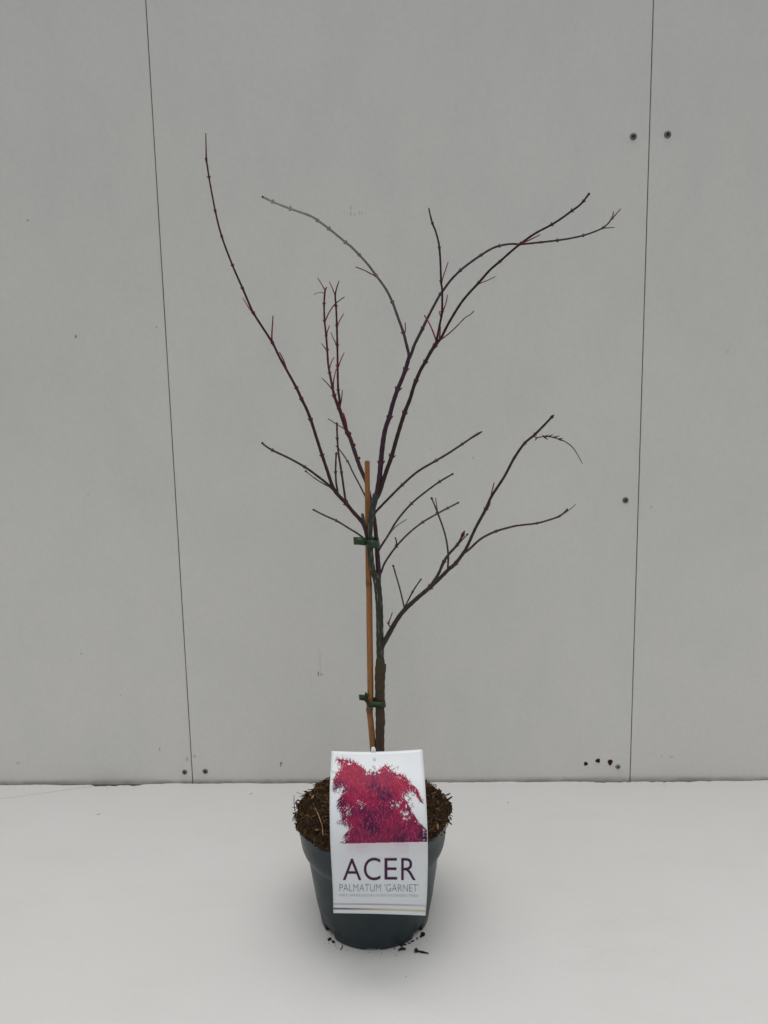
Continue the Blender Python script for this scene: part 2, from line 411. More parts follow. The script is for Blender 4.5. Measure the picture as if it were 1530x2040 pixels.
# ------------------------------------------------------------------ tubes from traced paths
def catmull(P, step=2.0):
    out = []
    n = len(P)
    for i in range(n - 1):
        p0, p1_, p2_, p3 = P[max(i - 1, 0)], P[i], P[i + 1], P[min(i + 2, n - 1)]
        L = math.dist(p1_[:2], p2_[:2]); m = max(1, int(L / step))
        for k in range(m):
            t = k / m
            v = [0.5 * ((2 * b) + (-a + c_) * t + (2 * a - 5 * b + 4 * c_ - d) * t * t + (-a + 3 * b - 3 * c_ + d) * t ** 3) for a, b, c_, d in zip(p0[:2], p1_[:2], p2_[:2], p3[:2])]
            w = p1_[2] * (1 - t) + p2_[2] * t
            out.append((v[0], v[1], w, (i + t)))
    out.append((P[-1][0], P[-1][1], P[-1][2], float(n - 1)))
    return out
class Path: pass
ROOT = Vector((0, 0, 0))
def tube_geo(C, R, cols, sides=10, cap=True):
    V, Fc, K = [], [], []
    n = len(C); d = (C[1] - C[0]).normalized(); side = d.orthogonal().normalized()
    for i in range(n):
        d = (C[min(i + 1, n - 1)] - C[max(i - 1, 0)]).normalized()
        side = (side - d * side.dot(d)).normalized(); b = d.cross(side)
        for k in range(sides):
            a = 2 * math.pi * k / sides
            V.append(C[i] + side * (R[i] * math.cos(a)) + b * (R[i] * math.sin(a))); K.append(cols[i])
    for i in range(n - 1):
        for k in range(sides):
            Fc.append((i * sides + k, i * sides + (k + 1) % sides, (i + 1) * sides + (k + 1) % sides, (i + 1) * sides + k))
    if cap:
        Fc.append(tuple(range(sides))[::-1])
        Fc.append(tuple((n - 1) * sides + k for k in range(sides)))
    return V, Fc, K
def lerp(a, b, t): return tuple(x + (y - x) * t for x, y in zip(a, b))
def traced(spec, dy0, dy1, c0, c1, parent_path=None, w0=4.0, w1=3.0, node_gain=.34, bow=0.0):
    """spec: list of (x, y[, w][, 'n'])"""
    P, nodes, n = [], [], len(spec)
    for i, s in enumerate(spec):
        w = None
        for q in s[2:]:
            if isinstance(q, (int, float)): w = float(q)
        P.append([s[0], s[1], w])
        if 'n' in s: nodes.append(i)
    if P[0][2] is None: P[0][2] = w0
    if P[-1][2] is None: P[-1][2] = w1
    known = [i for i in range(n) if P[i][2] is not None]
    for a, b in zip(known, known[1:]):
        for i in range(a + 1, b): P[i][2] = P[a][2] + (P[b][2] - P[a][2]) * (i - a) / (b - a)
    S_ = catmull(P)
    cum = [0]
    for a, b in zip(S_, S_[1:]): cum.append(cum[-1] + math.dist(a[:2], b[:2]))
    L = cum[-1]
    nodepos = []
    for i in nodes:
        j = min(range(len(S_)), key=lambda k: abs(S_[k][3] - i)); nodepos.append(j)
    C, R, cols = [], [], []
    for k, (x, y, w, t) in enumerate(S_):
        f_ = cum[k] / L
        Y = dy0 + (dy1 - dy0) * f_ + bow * math.sin(math.pi * f_)
        C.append(at(x, y, Y)); r = w / 2 * PX(Y)
        g = 1 + .035 * math.sin(cum[k] * .35 + dy0 * 999)
        nd = 0
        for j in nodepos:
            e = math.exp(-((cum[k] - cum[j]) / 2.2) ** 2); g += node_gain * e; nd = max(nd, e)
        R.append(r * g)
        cc = lerp(c0, c1, f_); cols.append(lerp(cc, (cc[0] * 1.4 + .022, cc[1] * 1.2 + .008, cc[2] * 1.1 + .006), nd * .7))
    R[-1] *= .6
    pt = Path(); pt.S = S_; pt.C = C; pt.R = R; pt.nodes = nodepos; pt.cols = cols
    return pt
def emit(pt, name, mat, parent, sides=10):
    V, Fc, K = tube_geo(pt.C, pt.R, pt.cols, sides)
    o = link(name, mesh(name, V, Fc, ROOT, True, K), mat, parent); pt.obj = o
    return o
def bud_geo(q, d, L, r, col):
    d = d.normalized(); pts = [q + d * (L * t) for t in (0, .25, .5, .75, 1)]
    return tube_geo(pts, [r * .6, r, r * .85, r * .5, r * .08], [col] * 5, 7)
def buds_at(pt, parent, mat, col, size=1.0, every=1):
    for n_, j in enumerate(pt.nodes):
        if n_ % every: continue
        C = pt.C; d = (C[min(j + 1, len(C) - 1)] - C[max(j - 1, 0)]).normalized()
        view = Vector((0, 1, 0)); sd = d.cross(view).normalized()
        sd = (Matrix.Rotation(random.uniform(-.8, .8), 3, d) @ sd)
        for s_ in (1, -1):
            r = max(pt.R[j] * .32, .0006) * size; L = max(pt.R[j] * 1.3, .0024) * size * random.uniform(.8, 1.2)
            q = C[j] + sd * (s_ * pt.R[j] * .72)
            V, Fc, K = bud_geo(q, d * .8 + sd * (s_ * .5), L, r, col)
            link('bud', mesh('bud', V, Fc, ROOT, True, K), mat, parent)
def dy_near(pt, x, y):
    j = min(range(len(pt.S)), key=lambda k: (pt.S[k][0] - x) ** 2 + (pt.S[k][1] - y) ** 2)
    return pt.C[j].y

# bark: colour along the shoot from the mesh, streaks and flecks from noise
def bark(name, streak=0.0, rough=0.5, spec=.4, stretch=(420, 420, 45), pale=(0.30, 0.31, 0.27), bump=.4):
    t = NT(name, rough, spec); v = t.n('ShaderNodeVertexColor'); v.layer_name = 'Col'; p = t.pos()
    c = t.mix(t.ramp(t.noise(p, 260, 3), 0.3, 0.7, 0, .35), v.outputs[0], (0.012, 0.010, 0.009))
    if streak:
        m_ = t.ramp(t.noise(t.scaled(p, tuple(s / 420 for s in stretch)), 700, 2, .6), 0.60, 0.70, 0, streak)
        c = t.mix(m_, c, pale)
    t.col(c); t.bump(t.noise(t.scaled(p, (1, 1, .3)), 600, 3), bump, 0.0006)
    return t.m
B_TRUNK = bark('grey_green_bark', .8, .65, .2, (520, 520, 40), (.30, .30, .24))
B_ROOT = bark('rootstock_bark', .35, .75, .25, (420, 420, 160), (0.13, 0.085, 0.06), .9)
B_STEM = bark('young_bark', .10, .55, .28)
B_TWIG = bark('twig_bark', 0, .6, .25)

GREY = (.048, .052, .038); PURP = (.052, .020, .040); DARK = (.030, .006, .011); RED = (.26, .012, .024); BRN = (.048, .030, .024)
GRN = (.045, .045, .018); PALE = (.135, .125, .115); PINK = (.28, .075, .085); REDB = (.20, .014, .018)

tree = empty('maple_tree', at(757, 1595, 0.0))
tag(tree, 'bare young maple sapling with reddish black branches planted in the grey pot', 'tree')
ROOT = Vector(tree.location)

rs = traced([(757, 1606, 20), (757, 1560, 19), (757, 1500, 18), (757, 1455, 18.5), (758, 1436, 19.5), (757, 1415, 18.5), (757, 1385, 19.5), (757, 1350, 21), (758, 1336, 22), (758, 1327, 21), (757.5, 1319, 18), (757.5, 1311, 15)], 0, 0, (.095, .058, .042), (.070, .052, .030))
emit(rs, 'rootstock', B_ROOT, tree, 18)
# lip of the old cut at the graft
V, Fc, K = tube_geo([at(765, 1338, 0), at(766.5, 1330, 0), at(768, 1323, 0)], [.0022, .0017, .0008], [(.05, .035, .025)] * 3, 8)
link('cut_lip', mesh('cut_lip', V, Fc, ROOT, True, K), B_ROOT, rs.obj)
trunk = traced([(757.5, 1322, 17), (757.5, 1308, 15), (757, 1285, 15), (756.5, 1240, 14.5), (755.5, 1205, 14.5), (753, 1175, 14.5), (750.5, 1155, 15), (748, 1142, 14)], 0, 0, GREY, (.045, .052, .036))
emit(trunk, 'trunk', B_TRUNK, tree, 18)
stem = traced([(752, 1166, 11), (746.5, 1148, 11.5), (741, 1128, 11.5), (738, 1100, 11.5), (737, 1078, 11.5), (736.5, 1058, 11.5), (739, 1036, 12), (743, 1010, 12.5), (747.5, 992, 13), (750, 984, 13)], 0.0, -.007, (.045, .050, .030), (.055, .060, .052))
emit(stem, 'stem', B_TRUNK, tree, 14)
rstem = traced([(754, 1160, 10), (754, 1140, 10.5), (752.5, 1115, 10), (750.5, 1090, 9), (749, 1066, 8.5), (746.5, 1040, 8), (742, 1014, 8), (735.5, 985, 8), (728.5, 957, 8), (717.6, 932, 8), (706, 898.4, 8), (698, 874, 8), (692, 862, 8, 'n'), (685, 842, 7.5), (679, 823, 7.5), (674, 810, 8, 'n')],
               .002, .030, PURP, (.075, .022, .026), bow=.010)
emit(rstem, 'stem', B_STEM, tree, 12)
def B(spec, par, dy1, c0, c1, mat=None, w0=4.5, w1=3.4, bow=0.0, buds=True, name='branch', sides=9, bcol=REDB, gain=.30):
    d0 = dy_near(par, spec[0][0], spec[0][1]) if par else 0
    pt = traced(spec, d0, dy1, c0, c1, w0=w0, w1=w1, bow=bow, node_gain=gain)
    emit(pt, name, mat or B_STEM, tree, sides)
    if buds: buds_at(pt, pt.obj, B_TWIG, bcol)
    return pt
def T(spec, par, ddy, c0, c1, w0=2.6, w1=1.6, buds=False, knob=False):
    d0 = dy_near(par, spec[0][0], spec[0][1])
    pt = traced(spec, d0, d0 + ddy, c0, c1, w0=w0, w1=w1, node_gain=.4)
    emit(pt, 'twig', B_TWIG, par.obj, 7)
    if knob: tipbud(pt, par.obj)
    return pt
def tipbud(pt, parent, s=1.0, col=(.045, .022, .020), L=4.5):
    q = pt.C[-2]; d = pt.C[-1] - pt.C[-3]
    V, Fc, K = bud_geo(q - d.normalized() * .001, d, L * PX(0) * s, 2.6 * PX(0) * s, col)
    link('bud', mesh('bud', V, Fc, ROOT, True, K), B_TWIG, parent)

# centre purple leader and its two arms
pur = B([(750, 990, 11.5), (753, 972, 10.5), (755.5, 955, 10.3), (758.6, 923, 10, 'n'), (762.5, 884, 9.8), (768, 853, 9.2), (775, 833, 9, 'n'), (782, 806, 8.6), (792, 776, 8.4, 'n'), (800, 757, 8), (807.6, 737, 8, 'n'), (813, 718, 8), (816, 708, 7.5)], stem, -.012, PURP, PURP, sides=12, gain=.22)
ra = B([(815, 713, 7), (820, 703, 6.2), (826, 686, 6), (841, 656, 5.8, 'n'), (852, 633, 5), (866, 606, 4.8), (876.5, 587, 4.6, 'n'), (884, 577, 4.6), (898, 558), (916.7, 539, 4.4, 'n'), (937, 523), (957, 509, 4.2, 'n'), (976.5, 497), (994, 490, 4, 'n'), (1017, 486), (1039, 486.4), (1077.6, 482.6, 3.8, 'n'), (1109, 479, 3.7, 'n'), (1135, 475), (1160.7, 469.4, 3.3, 'n'), (1183, 462), (1200, 454.5, 3, 'n'), (1211, 445.5), (1218.5, 436, 2.7, 'n'), (1227, 427), (1236.7, 415.7, 1.6)],
       pur, .06, PURP, (.05, .035, .032))
T([(1218.5, 436), (1221, 429), (1222, 421)], ra, .004, REDB, DARK); T([(1200, 454.5), (1212, 454), (1224.6, 452.8)], ra, .006, PINK, PALE)
la = B([(816, 713, 7), (813.5, 702, 6), (808.6, 682, 5.6), (804, 664, 5.4, 'n'), (793, 633, 5), (782, 603, 4.8, 'n'), (768.6, 575.7, 4.6), (750, 550, 4.6, 'n'), (733, 527, 4.5), (716.7, 509, 4.5, 'n'), (700, 492, 4.6), (689.4, 483.5, 4.6, 'n'), (656.5, 456.5, 4.6, 'n'), (634, 440, 4.6, 'n'), (622, 431.8), (608, 426, 4.6), (580, 416.3, 4.4, 'n'), (562, 409.5), (544.7, 402.4, 4.3, 'n'), (522.4, 391.8, 4.2)],
       pur, -.075, PURP, (.36, .35, .33), bow=.0)
tipbud(la, la.obj, .9)
T([(750, 551), (738, 545), (725, 538), (708, 531.6)], la, -.01, PINK, PALE, 2.6, 2.2); T([(804.5, 666), (807.6, 658), (807, 642)], la, .004, REDB, DARK)
# dark leader on the right of it
dk = B([(750, 992, 10), (755.7, 980, 10), (761.6, 963, 8.8), (771, 935, 8.2), (780, 910, 8, 'n'), (791, 870.6, 7.8), (805.7, 823.5, 7.6, 'n'), (816.5, 796, 7.2), (822.5, 776, 7), (828, 760, 7, 'n'), (838, 737, 6.6), (847, 721.6, 6.6, 'n'), (857.6, 702, 6.6), (865.5, 690, 6.8, 'n'), (874, 679, 6), (879.4, 671.8, 5), (896, 640, 4.8), (917.6, 605, 4.7), (935, 583.5, 4.6), (953, 564, 4.5, 'n'), (976, 538, 4.4), (994.6, 522, 4.3, 'n'), (1017, 502), (1037, 485.6, 4.3, 'n'), (1065.5, 465.4), (1098, 448, 3.9, 'n'), (1120, 434), (1138.5, 420.4, 3.8, 'n'), (1152, 411), (1161.7, 401.5, 3.7, 'n'), (1169, 392), (1174, 385.3, 3.4)],
       stem, -.05, (.034, .018, .013), (.026, .004, .008), sides=11, gain=.30)
tipbud(dk, dk.obj)
T([(953, 565), (968, 560), (987, 551)], dk, .01, PINK, PALE); T([(1037, 486), (1055, 478), (1076.6, 467.4)], dk, -.01, REDB, PINK, 3, 2)
tw1 = T([(876, 678, 3.2), (890, 668, 2.6), (906, 654, 2.4), (925.5, 634, 2.2), (938, 626, 2), (944, 619, 2.4)], dk, -.02, REDB, (.15, .085, .08))
T([(870, 684, 4), (866.7, 671.8, 3.2), (857, 648, 2.6), (845, 627.6, 2.4)], dk, .01, REDB, RED)
T([(875, 676, 3), (876.5, 664, 2.6), (877.5, 650, 2)], dk, -.012, REDB, RED)
up = B([(867, 688, 5), (870.6, 673.7, 4.4), (876.5, 644, 4.2), (880.4, 622.7, 4.2, 'n'), (881, 595, 4), (880.8, 575.7, 4), (878.8, 562, 4, 'n'), (877.5, 526.7, 3.8), (875.5, 495, 3.7, 'n'), (872.5, 477.6), (867.6, 460, 3.4), (861.8, 446, 3.4, 'n'), (857.5, 430, 3), (854, 414, 2.4)], dk, -.035, DARK, (.03, .012, .012))
T([(879, 563), (885, 545), (893, 521.8)], up, .006, RED, RED); T([(880.4, 624), (888, 605), (891.6, 586.5)], up, -.006, RED, RED); T([(879, 634), (876.5, 627), (875, 619)], up, .004, RED, RED)

# centre-left pair of upright shoots
ls = B([(674, 811, 6.5), (670, 800, 6), (666, 789, 6, 'n'), (663, 775, 5), (656.9, 744, 4.2, 'n'), (653.7, 725, 4), (652, 698, 4, 'n'), (649.8, 670, 3.8, 'n'), (646.7, 640, 3.6, 'n'), (645.6, 606, 3.4, 'n'), (647.5, 577.6, 3.6)], rstem, .045, (.085, .018, .022), (.060, .008, .015), gain=.25)
for sp, dd, a, b in (([(647.5, 578), (640, 565), (632.5, 553)], .01, REDB, PALE), ([(647.5, 578, 3), (650, 574), (651.5, 571, 2)], 0, REDB, REDB), ([(646.7, 642), (656, 622), (666, 607), (677, 598), (686.7, 591, 2)], -.012, RED, PALE),
                     ([(649.8, 671), (653, 658), (657, 648)], .005, RED, RED), ([(652, 700), (646, 691), (640, 684)], -.008, PINK, PALE), ([(655.5, 737), (660, 722), (666, 711)], .008, RED, RED),
                     ([(663, 777, 3), (652, 764), (641, 752.5)], -.012, REDB, PALE), ([(664, 775, 3), (665, 756), (670, 734.5)], .010, REDB, RED), ([(646.5, 584, 1.6), (636, 582.5), (625.5, 587, 1.2)], .012, PALE, (.24, .23, .22))): T(sp, ls, dd, a, b)
rsx = B([(675, 812, 6), (676.5, 797, 5), (673.8, 778, 4.4, 'n'), (672.8, 750), (672.6, 730, 4.2, 'n'), (672, 689, 4, 'n'), (671, 650, 3.9, 'n'), (669.4, 610.6, 3.6, 'n'), (667.8, 588.6, 3.4), (671, 573, 2.4), (675.7, 559, 1.8)], rstem, .015, (.085, .018, .022), (.060, .008, .015), gain=.25)
for sp, dd, a, b in (([(667.8, 589), (662, 574), (656, 561)], .008, REDB, PALE), ([(671, 651), (677, 638), (685, 624.7)], -.008, RED, PINK), ([(672, 690), (665, 676), (659, 662)], .008, PINK, PALE),
                     ([(673, 733), (679, 717), (686, 702)], -.008, RED, RED), ([(677, 812), (680.4, 795), (682, 777)], -.010, REDB, DARK)): T(sp, rsx, dd, a, b)
T([(692, 863, 3.4), (690, 843), (684, 822, 2)], rstem, -.010, REDB, RED); T([(690, 857, 2.2), (672, 846), (653, 833.7, 2.6)], rstem, .012, (.2, .13, .13), (.25, .24, .235))
for (bx, by) in ((698, 864), (706.5, 887), (716, 913)):
    q = at(bx, by + 2, dy_near(rstem, bx, by)); V, Fc, K = bud_geo(q, at(bx + .5, by - 8, q.y) - q, .0035, .0013, (.06, .02, .02)); link('bud', mesh('bud', V, Fc, ROOT, True, K), B_TWIG, rstem.obj)
tm = B([(739, 1014, 3.6), (727.5, 988.6, 3.4), (715.7, 965, 3.2), (703, 941), (693, 920, 3, 'n'), (678.4, 898.4, 2.4), (668.6, 887.6, 2.2)], rstem, .05, GRN, (.12, .10, .09))

# long left arm
arm = B([(735, 1082, 8), (730, 1063, 8.2), (726.5, 1050, 8.2), (719, 1037, 8.2), (704, 1020.6, 7.6), (690, 1003.5, 7.2, 'n'), (673, 985.5, 7.6), (664.7, 974, 8), (660.8, 965, 7), (652, 938, 6.4), (642, 908, 6.2, 'n'), (631.4, 875, 6), (619.3, 837, 6, 'n'), (609.8, 813, 5.8), (601, 795.7, 5.8, 'n'), (591, 773.7, 5.2, 'n'), (572, 739, 4.8), (558, 714, 4.6), (543, 683.5, 4.6, 'n'), (523.5, 653, 4.3), (505.5, 624.7, 4.3, 'n'), (494, 600), (483.5, 575, 4, 'n'), (463.5, 529.4, 3.6, 'n'), (442, 471.8, 3.5, 'n'), (429, 421, 3.2, 'n'), (416.5, 354, 3, 'n'), (413, 330), (411, 318.8, 3.4, 'n'), (410.6, 299, 2.4), (410, 264.7, 1.6)],
        stem, -.085, (.046, .018, .022), (.075, .007, .016), sides=11, gain=.32)
T([(505.5, 626), (495, 612), (483.5, 593)], arm, .01, REDB, PINK); T([(543, 684, 4), (541.5, 670, 3), (544, 628.6, 2.2)], arm, -.006, REDB, RED)
T([(572, 739, 3.6), (565, 718, 2.8), (556.5, 701.5, 2.4)], arm, -.012, REDB, PINK)
stub = T([(727, 1050, 5.5), (724.4, 1038, 6), (721.8, 1023, 5.8)], arm, -.006, (.04, .036, .032), (.09, .08, .07), 6, 5.5)
low = B([(668, 979, 6), (651, 963, 5), (631.4, 947.5, 4.8), (608, 930.8, 4.6, 'n'), (578.4, 914, 4.3), (544, 897.5, 4.2, 'n'), (530, 889, 3.8), (521.6, 881.8, 3.6)], arm, -.03, (.045, .030, .022), (.06, .045, .038))
tipbud(low, low.obj)
l2 = T([(659, 971), (643, 963), (627.5, 953, 2.4, 'n'), (617, 945), (608, 937.6)], low, .02, GRN, PALE, 3, 2.4, knob=True)
ta = B([(673, 985, 4.5), (671.5, 973), (669.6, 961), (668.6, 941.6, 3.6, 'n'), (669, 918), (670, 902, 3.4)], arm, -.02, GRN, (.05, .025, .022)); tipbud(ta, ta.obj)
tb = B([(690, 1002, 5), (687, 988, 4.4), (680.4, 941.6, 4.2, 'n'), (674.5, 904, 4), (672, 875, 3.6, 'n'), (671, 843, 3.6)], arm, .005, (.05, .022, .022), (.06, .014, .018)); tipbud(tb, tb.obj, 1.1, (.07, .014, .018))
ll = B([(732, 1080, 4.4), (725.5, 1073, 4), (711, 1062), (696, 1053, 3.8), (670.6, 1037.6, 3.8, 'n'), (645, 1026, 3.6), (623.5, 1015, 3.6)], stem, .03, (.04, .03, .026), (.07, .055, .048)); tipbud(ll, ll.obj)

# right hand side
b1 = B([(744, 1026, 5.5), (750, 1018, 5), (771.6, 995.6, 4.8), (800.4, 966.8, 4.6, 'n'), (832, 939.5, 4.6), (868, 918, 4.4, 'n'), (892.4, 903.5, 4.3), (919.8, 885.4, 4, 'n'), (938, 873, 4), (951.4, 864.7, 5), (961, 859.5, 2)], stem, .03, (.055, .024, .026), (.05, .03, .03))
b2 = B([(752, 1102, 5), (755.8, 1093.4, 4.6), (771.6, 1069, 4), (791.8, 1035.8, 3.9), (819, 1004, 3.8, 'n'), (846.4, 981, 3.7), (875, 960, 3.6, 'n'), (902.5, 943.8, 3.4)], rstem, .02, (.045, .026, .024), (.06, .045, .038)); tipbud(b2, b2.obj)
T([(764, 1081, 2.6), (768.8, 1075), (783, 1054.5, 2.2, 'n'), (797, 1043), (810.5, 1034.4, 1.8)], b2, -.015, (.13, .08, .03), (.25, .25, .23))
b3 = B([(756, 1146, 5), (759.7, 1138.8, 4.4), (767.6, 1119.4, 4.2), (788.8, 1089.4, 4, 'n'), (813.5, 1063, 3.8), (841.8, 1040.5, 3.6, 'n'), (873.5, 1022, 3.6), (891, 1012.6, 3.5, 'n'), (914, 1000.8, 3.4)], rstem, .05, (.04, .03, .028), (.08, .065, .058)); tipbud(b3, b3.obj)
T([(789, 1088, 3), (790, 1080), (787, 1070, 2.4)], b3, -.004, DARK, DARK, 3, 2.4)
big = B([(758, 1296, 12), (763, 1283.5, 11), (778, 1257, 10), (790, 1236, 9.4), (804.7, 1216.5, 9), (831, 1191.8, 8.4), (856, 1170.6, 8.2, 'n'), (880.6, 1147.6, 7.6), (893, 1135, 7.4), (907, 1123, 7.2, 'n'), (923, 1101.8, 6.6), (932, 1086, 6), (947, 1053, 5.8), (967, 1015.7, 6, 'n'), (978.7, 989.8, 5.4), (1004.6, 949.6, 5), (1024.7, 912, 5, 'n'), (1044.9, 883.4, 4.8, 'n'), (1065, 866, 4.6, 'n'), (1085, 846, 4.3), (1099, 831, 4)],
        trunk, -.055, (.045, .033, .030), (.045, .018, .018), mat=B_STEM, sides=12, gain=.18)
tipbud(big, big.obj, 1.3, (.05, .02, .022), 7)
T([(969, 1016, 3.2), (975, 1005, 3), (977.5, 990, 2.6), (984.5, 961, 2)], big, -.006, REDB, DARK)
rl = B([(918, 1108, 5), (925, 1101.5, 5), (935.6, 1093.4, 4.6), (958.6, 1073, 4.4), (987, 1058.8, 4.6, 'n'), (1021.9, 1048.8, 4), (1040, 1046, 3.8), (1069, 1042.5, 3.6, 'n'), (1093.8, 1035.8, 3.6), (1113.9, 1028.6, 3.6, 'n'), (1124, 1021, 3.4), (1131, 1014, 3.2)], big, .015, (.055, .022, .024), (.055, .030, .028)); tipbud(rl, rl.obj)
T([(1114, 1029), (1128, 1020), (1139.8, 1011.4), (1147, 1004)], rl, .008, PINK, PALE, 2.2, 1.4)
sd_ = T([(1064, 868, 2.6), (1068, 872, 2.2), (1082, 870, 2.2), (1099.5, 871, 2.2), (1119.6, 877, 2.2), (1131, 883), (1142.7, 893.5, 1.9), (1152, 908), (1160.5, 923.7, 1.2)], big, -.03, (.06, .025, .025), DARK)
for (ax, ay, bx, by) in ((1070, 871, 1066, 878), (1084, 870, 1094, 866), (1084, 871, 1092, 876), (1092, 870, 1103, 865.5), (1100, 871.5, 1112, 869), (1104, 872, 1115, 868), (1088, 870.5, 1080, 867), (1112, 874.5, 1122, 873), (1112, 875, 1124, 879)):
    q = at(ax, ay, dy_near(sd_, ax, ay)); q2 = at(bx, by, q.y + random.uniform(-.004, .004))
    V, Fc, K = tube_geo([q, q.lerp(q2, .5), q2], [.0007, .0007, .0002], [(.07, .03, .03)] * 3, 6); link('seed_stalk', mesh('seed_stalk', V, Fc, ROOT, True, K), B_TWIG, big.obj)
b5 = B([(857, 1168, 6), (864, 1158, 6), (873.5, 1143, 5.8), (884, 1119.4, 6, 'n'), (894.7, 1103.5, 5.2), (910.6, 1085.9, 5, 'n'), (916, 1077, 4.6), (921, 1067, 4.4)], big, .0, (.045, .034, .024), (.055, .025, .025))
tipbud(b5, b5.obj, 1.5, (.12, .008, .014), 10)
T([(911, 1086, 3.2), (921, 1075), (932, 1063.5, 2.8)], b5, .01, BRN, PALE, knob=True)
b6 = B([(892, 1138, 4.4), (892.5, 1125, 4), (893, 1107, 3.8), (889.4, 1077, 3.6), (882.4, 1050.6, 3.4), (871.8, 1022, 3.6, 'n'), (866, 1007, 3), (859.4, 991.5, 3)], big, -.06, (.045, .032, .026), (.09, .055, .03), bcol=(.22, .10, .03)); tipbud(b6, b6.obj)
T([(872, 1022, 2.4), (870, 1008), (867.5, 991.5, 1.6)], b6, .004, (.2, .09, .03), BRN)
b7 = B([(805, 1217, 3.6), (804.7, 1208, 3.2), (795.9, 1170.6, 3), (789, 1147), (783, 1126, 3)], big, -.03, (.045, .032, .026), BRN, buds=False); tipbud(b7, b7.obj)
b8 = B([(804, 1215, 3.6), (807.4, 1207.6, 3.2), (821.5, 1180, 3, 'n'), (831, 1165), (839.6, 1153, 2.6)], big, .0, (.045, .03, .026), BRN); tipbud(b8, b8.obj, .8)
b9 = B([(779, 1254, 3), (776, 1247, 2.6), (773.8, 1242, 3, 'n'), (778, 1231, 2.2), (781.8, 1220, 1.8)], big, -.02, BRN, (.09, .03, .02))

# ------------------------------------------------------------------ bamboo stake
tb_ = NT('bamboo', 0.42, 0.45); vcb = tb_.n('ShaderNodeVertexColor'); vcb.layer_name = 'Col'; p = tb_.pos()
c = tb_.mix(tb_.ramp(tb_.noise(tb_.scaled(p, (1, 1, .03)), 900, 3), 0.35, 0.7, 0, .7), vcb.outputs[0], (0.17, 0.062, 0.014))
c = tb_.mix(tb_.ramp(tb_.noise(p, 120, 4, .6), 0.58, 0.72, 0, .5), c, (0.09, 0.035, 0.012))
tb_.col(c); tb_.bump(tb_.noise(tb_.scaled(p, (1, 1, .05)), 900, 2), .25, .0005)
BAMBOO = tb_.m
spec = [(745, 1600, 13), (744.5, 1545, 12.8), (743.5, 1500, 12.8), (740.5, 1460, 12.6), (737, 1424, 12.2), (736, 1413, 14.8), (737.5, 1405, 12.8), (738, 1370, 12.6), (737, 1300, 12.6), (736, 1230, 12.4), (735.5, 1176, 12), (735, 1163, 13.4), (734.5, 1155, 12), (733.5, 1100, 11.2), (732.5, 1040, 10.6), (732, 980, 10.2), (731.8, 950, 10), (731.5, 918, 10)]
S_ = catmull(spec, 3.0); C, R, K = [], [], []
y0 = spec[0][1]; y1 = spec[-1][1]
for (x, y, w, t) in S_:
    f_ = (y0 - y) / (y0 - y1); Y = 0.001 + 0.0085 * max(0, (f_ - .35) / .65)
    if f_ < .3: Y = 0.001
    C.append(at(x, y, Y)); R.append(w / 2 * PX(Y))
    nd = max(math.exp(-((y - 1412) / 9) ** 2), math.exp(-((y - 1162) / 7) ** 2))
    K.append(lerp((.36, .155, .042), (.14, .055, .02), nd * .8))
stake = empty('bamboo_stake', C[0]); ROOT = Vector(stake.location)
V, Fc, K2 = tube_geo(C, R, K, 18)
link('cane', mesh('cane', V, Fc, ROOT, True, K2), BAMBOO, stake)
for f in bpy.data.objects['cane'].data.polygons:
    if len(f.vertices) > 4: f.use_smooth = False
q = C[-1] + Vector((0, 0, .0002)); V, Fc, K2 = tube_geo([q, q + Vector((0, 0, .0001))], [R[-1] * .4] * 2, [(.05, .025, .01)] * 2, 12)
link('hollow', mesh('hollow', V, Fc, ROOT, False, K2), BAMBOO, stake)
tag(stake, 'orange-brown bamboo cane tied to the maple stem', 'plant stake')

# ------------------------------------------------------------------ green ties
tg = NT('tie_plastic', 0.38, 0.5); p = tg.pos()
tg.col(tg.mix(tg.ramp(tg.noise(p, 160, 3), 0.3, 0.7), (0.016, 0.040, 0.021), (0.034, 0.062, 0.026)))
tg.b.inputs['Subsurface Weight'].default_value = 0.0
tg.b.inputs['Specular IOR Level'].default_value = .3
TIE = tg.m
def ribbon(path, wid, thick, name, parent, rootloc, upv=Vector((0, 0, 1)), closed=False, wfun=None):
    V, Fc = [], []; n = len(path)
    for i in range(n):
        a = path[(i - 1) % n] if closed else path[max(i - 1, 0)]; b = path[(i + 1) % n] if closed else path[min(i + 1, n - 1)]
        d = (b - a).normalized(); nn = d.cross(upv).normalized(); u_ = nn.cross(d).normalized(); w = wid * (wfun(i / n) if wfun else 1)
        for (s1, s2) in ((-1, -1), (-.98, 1), (.98, 1), (1, -1)):
            V.append(path[i] + u_ * (s1 * w / 2) + nn * (s2 * thick / 2))
    m_ = n if closed else n - 1
    for i in range(m_):
        j = (i + 1) % n
        for k in range(4): Fc.append((4 * i + k, 4 * i + (k + 1) % 4, 4 * j + (k + 1) % 4, 4 * j + k))
    if not closed: Fc.append((0, 1, 2, 3)); Fc.append((4 * n - 1, 4 * n - 2, 4 * n - 3, 4 * n - 4))
    o = link(name, mesh(name, V, Fc, rootloc, True), TIE, parent)
    return o
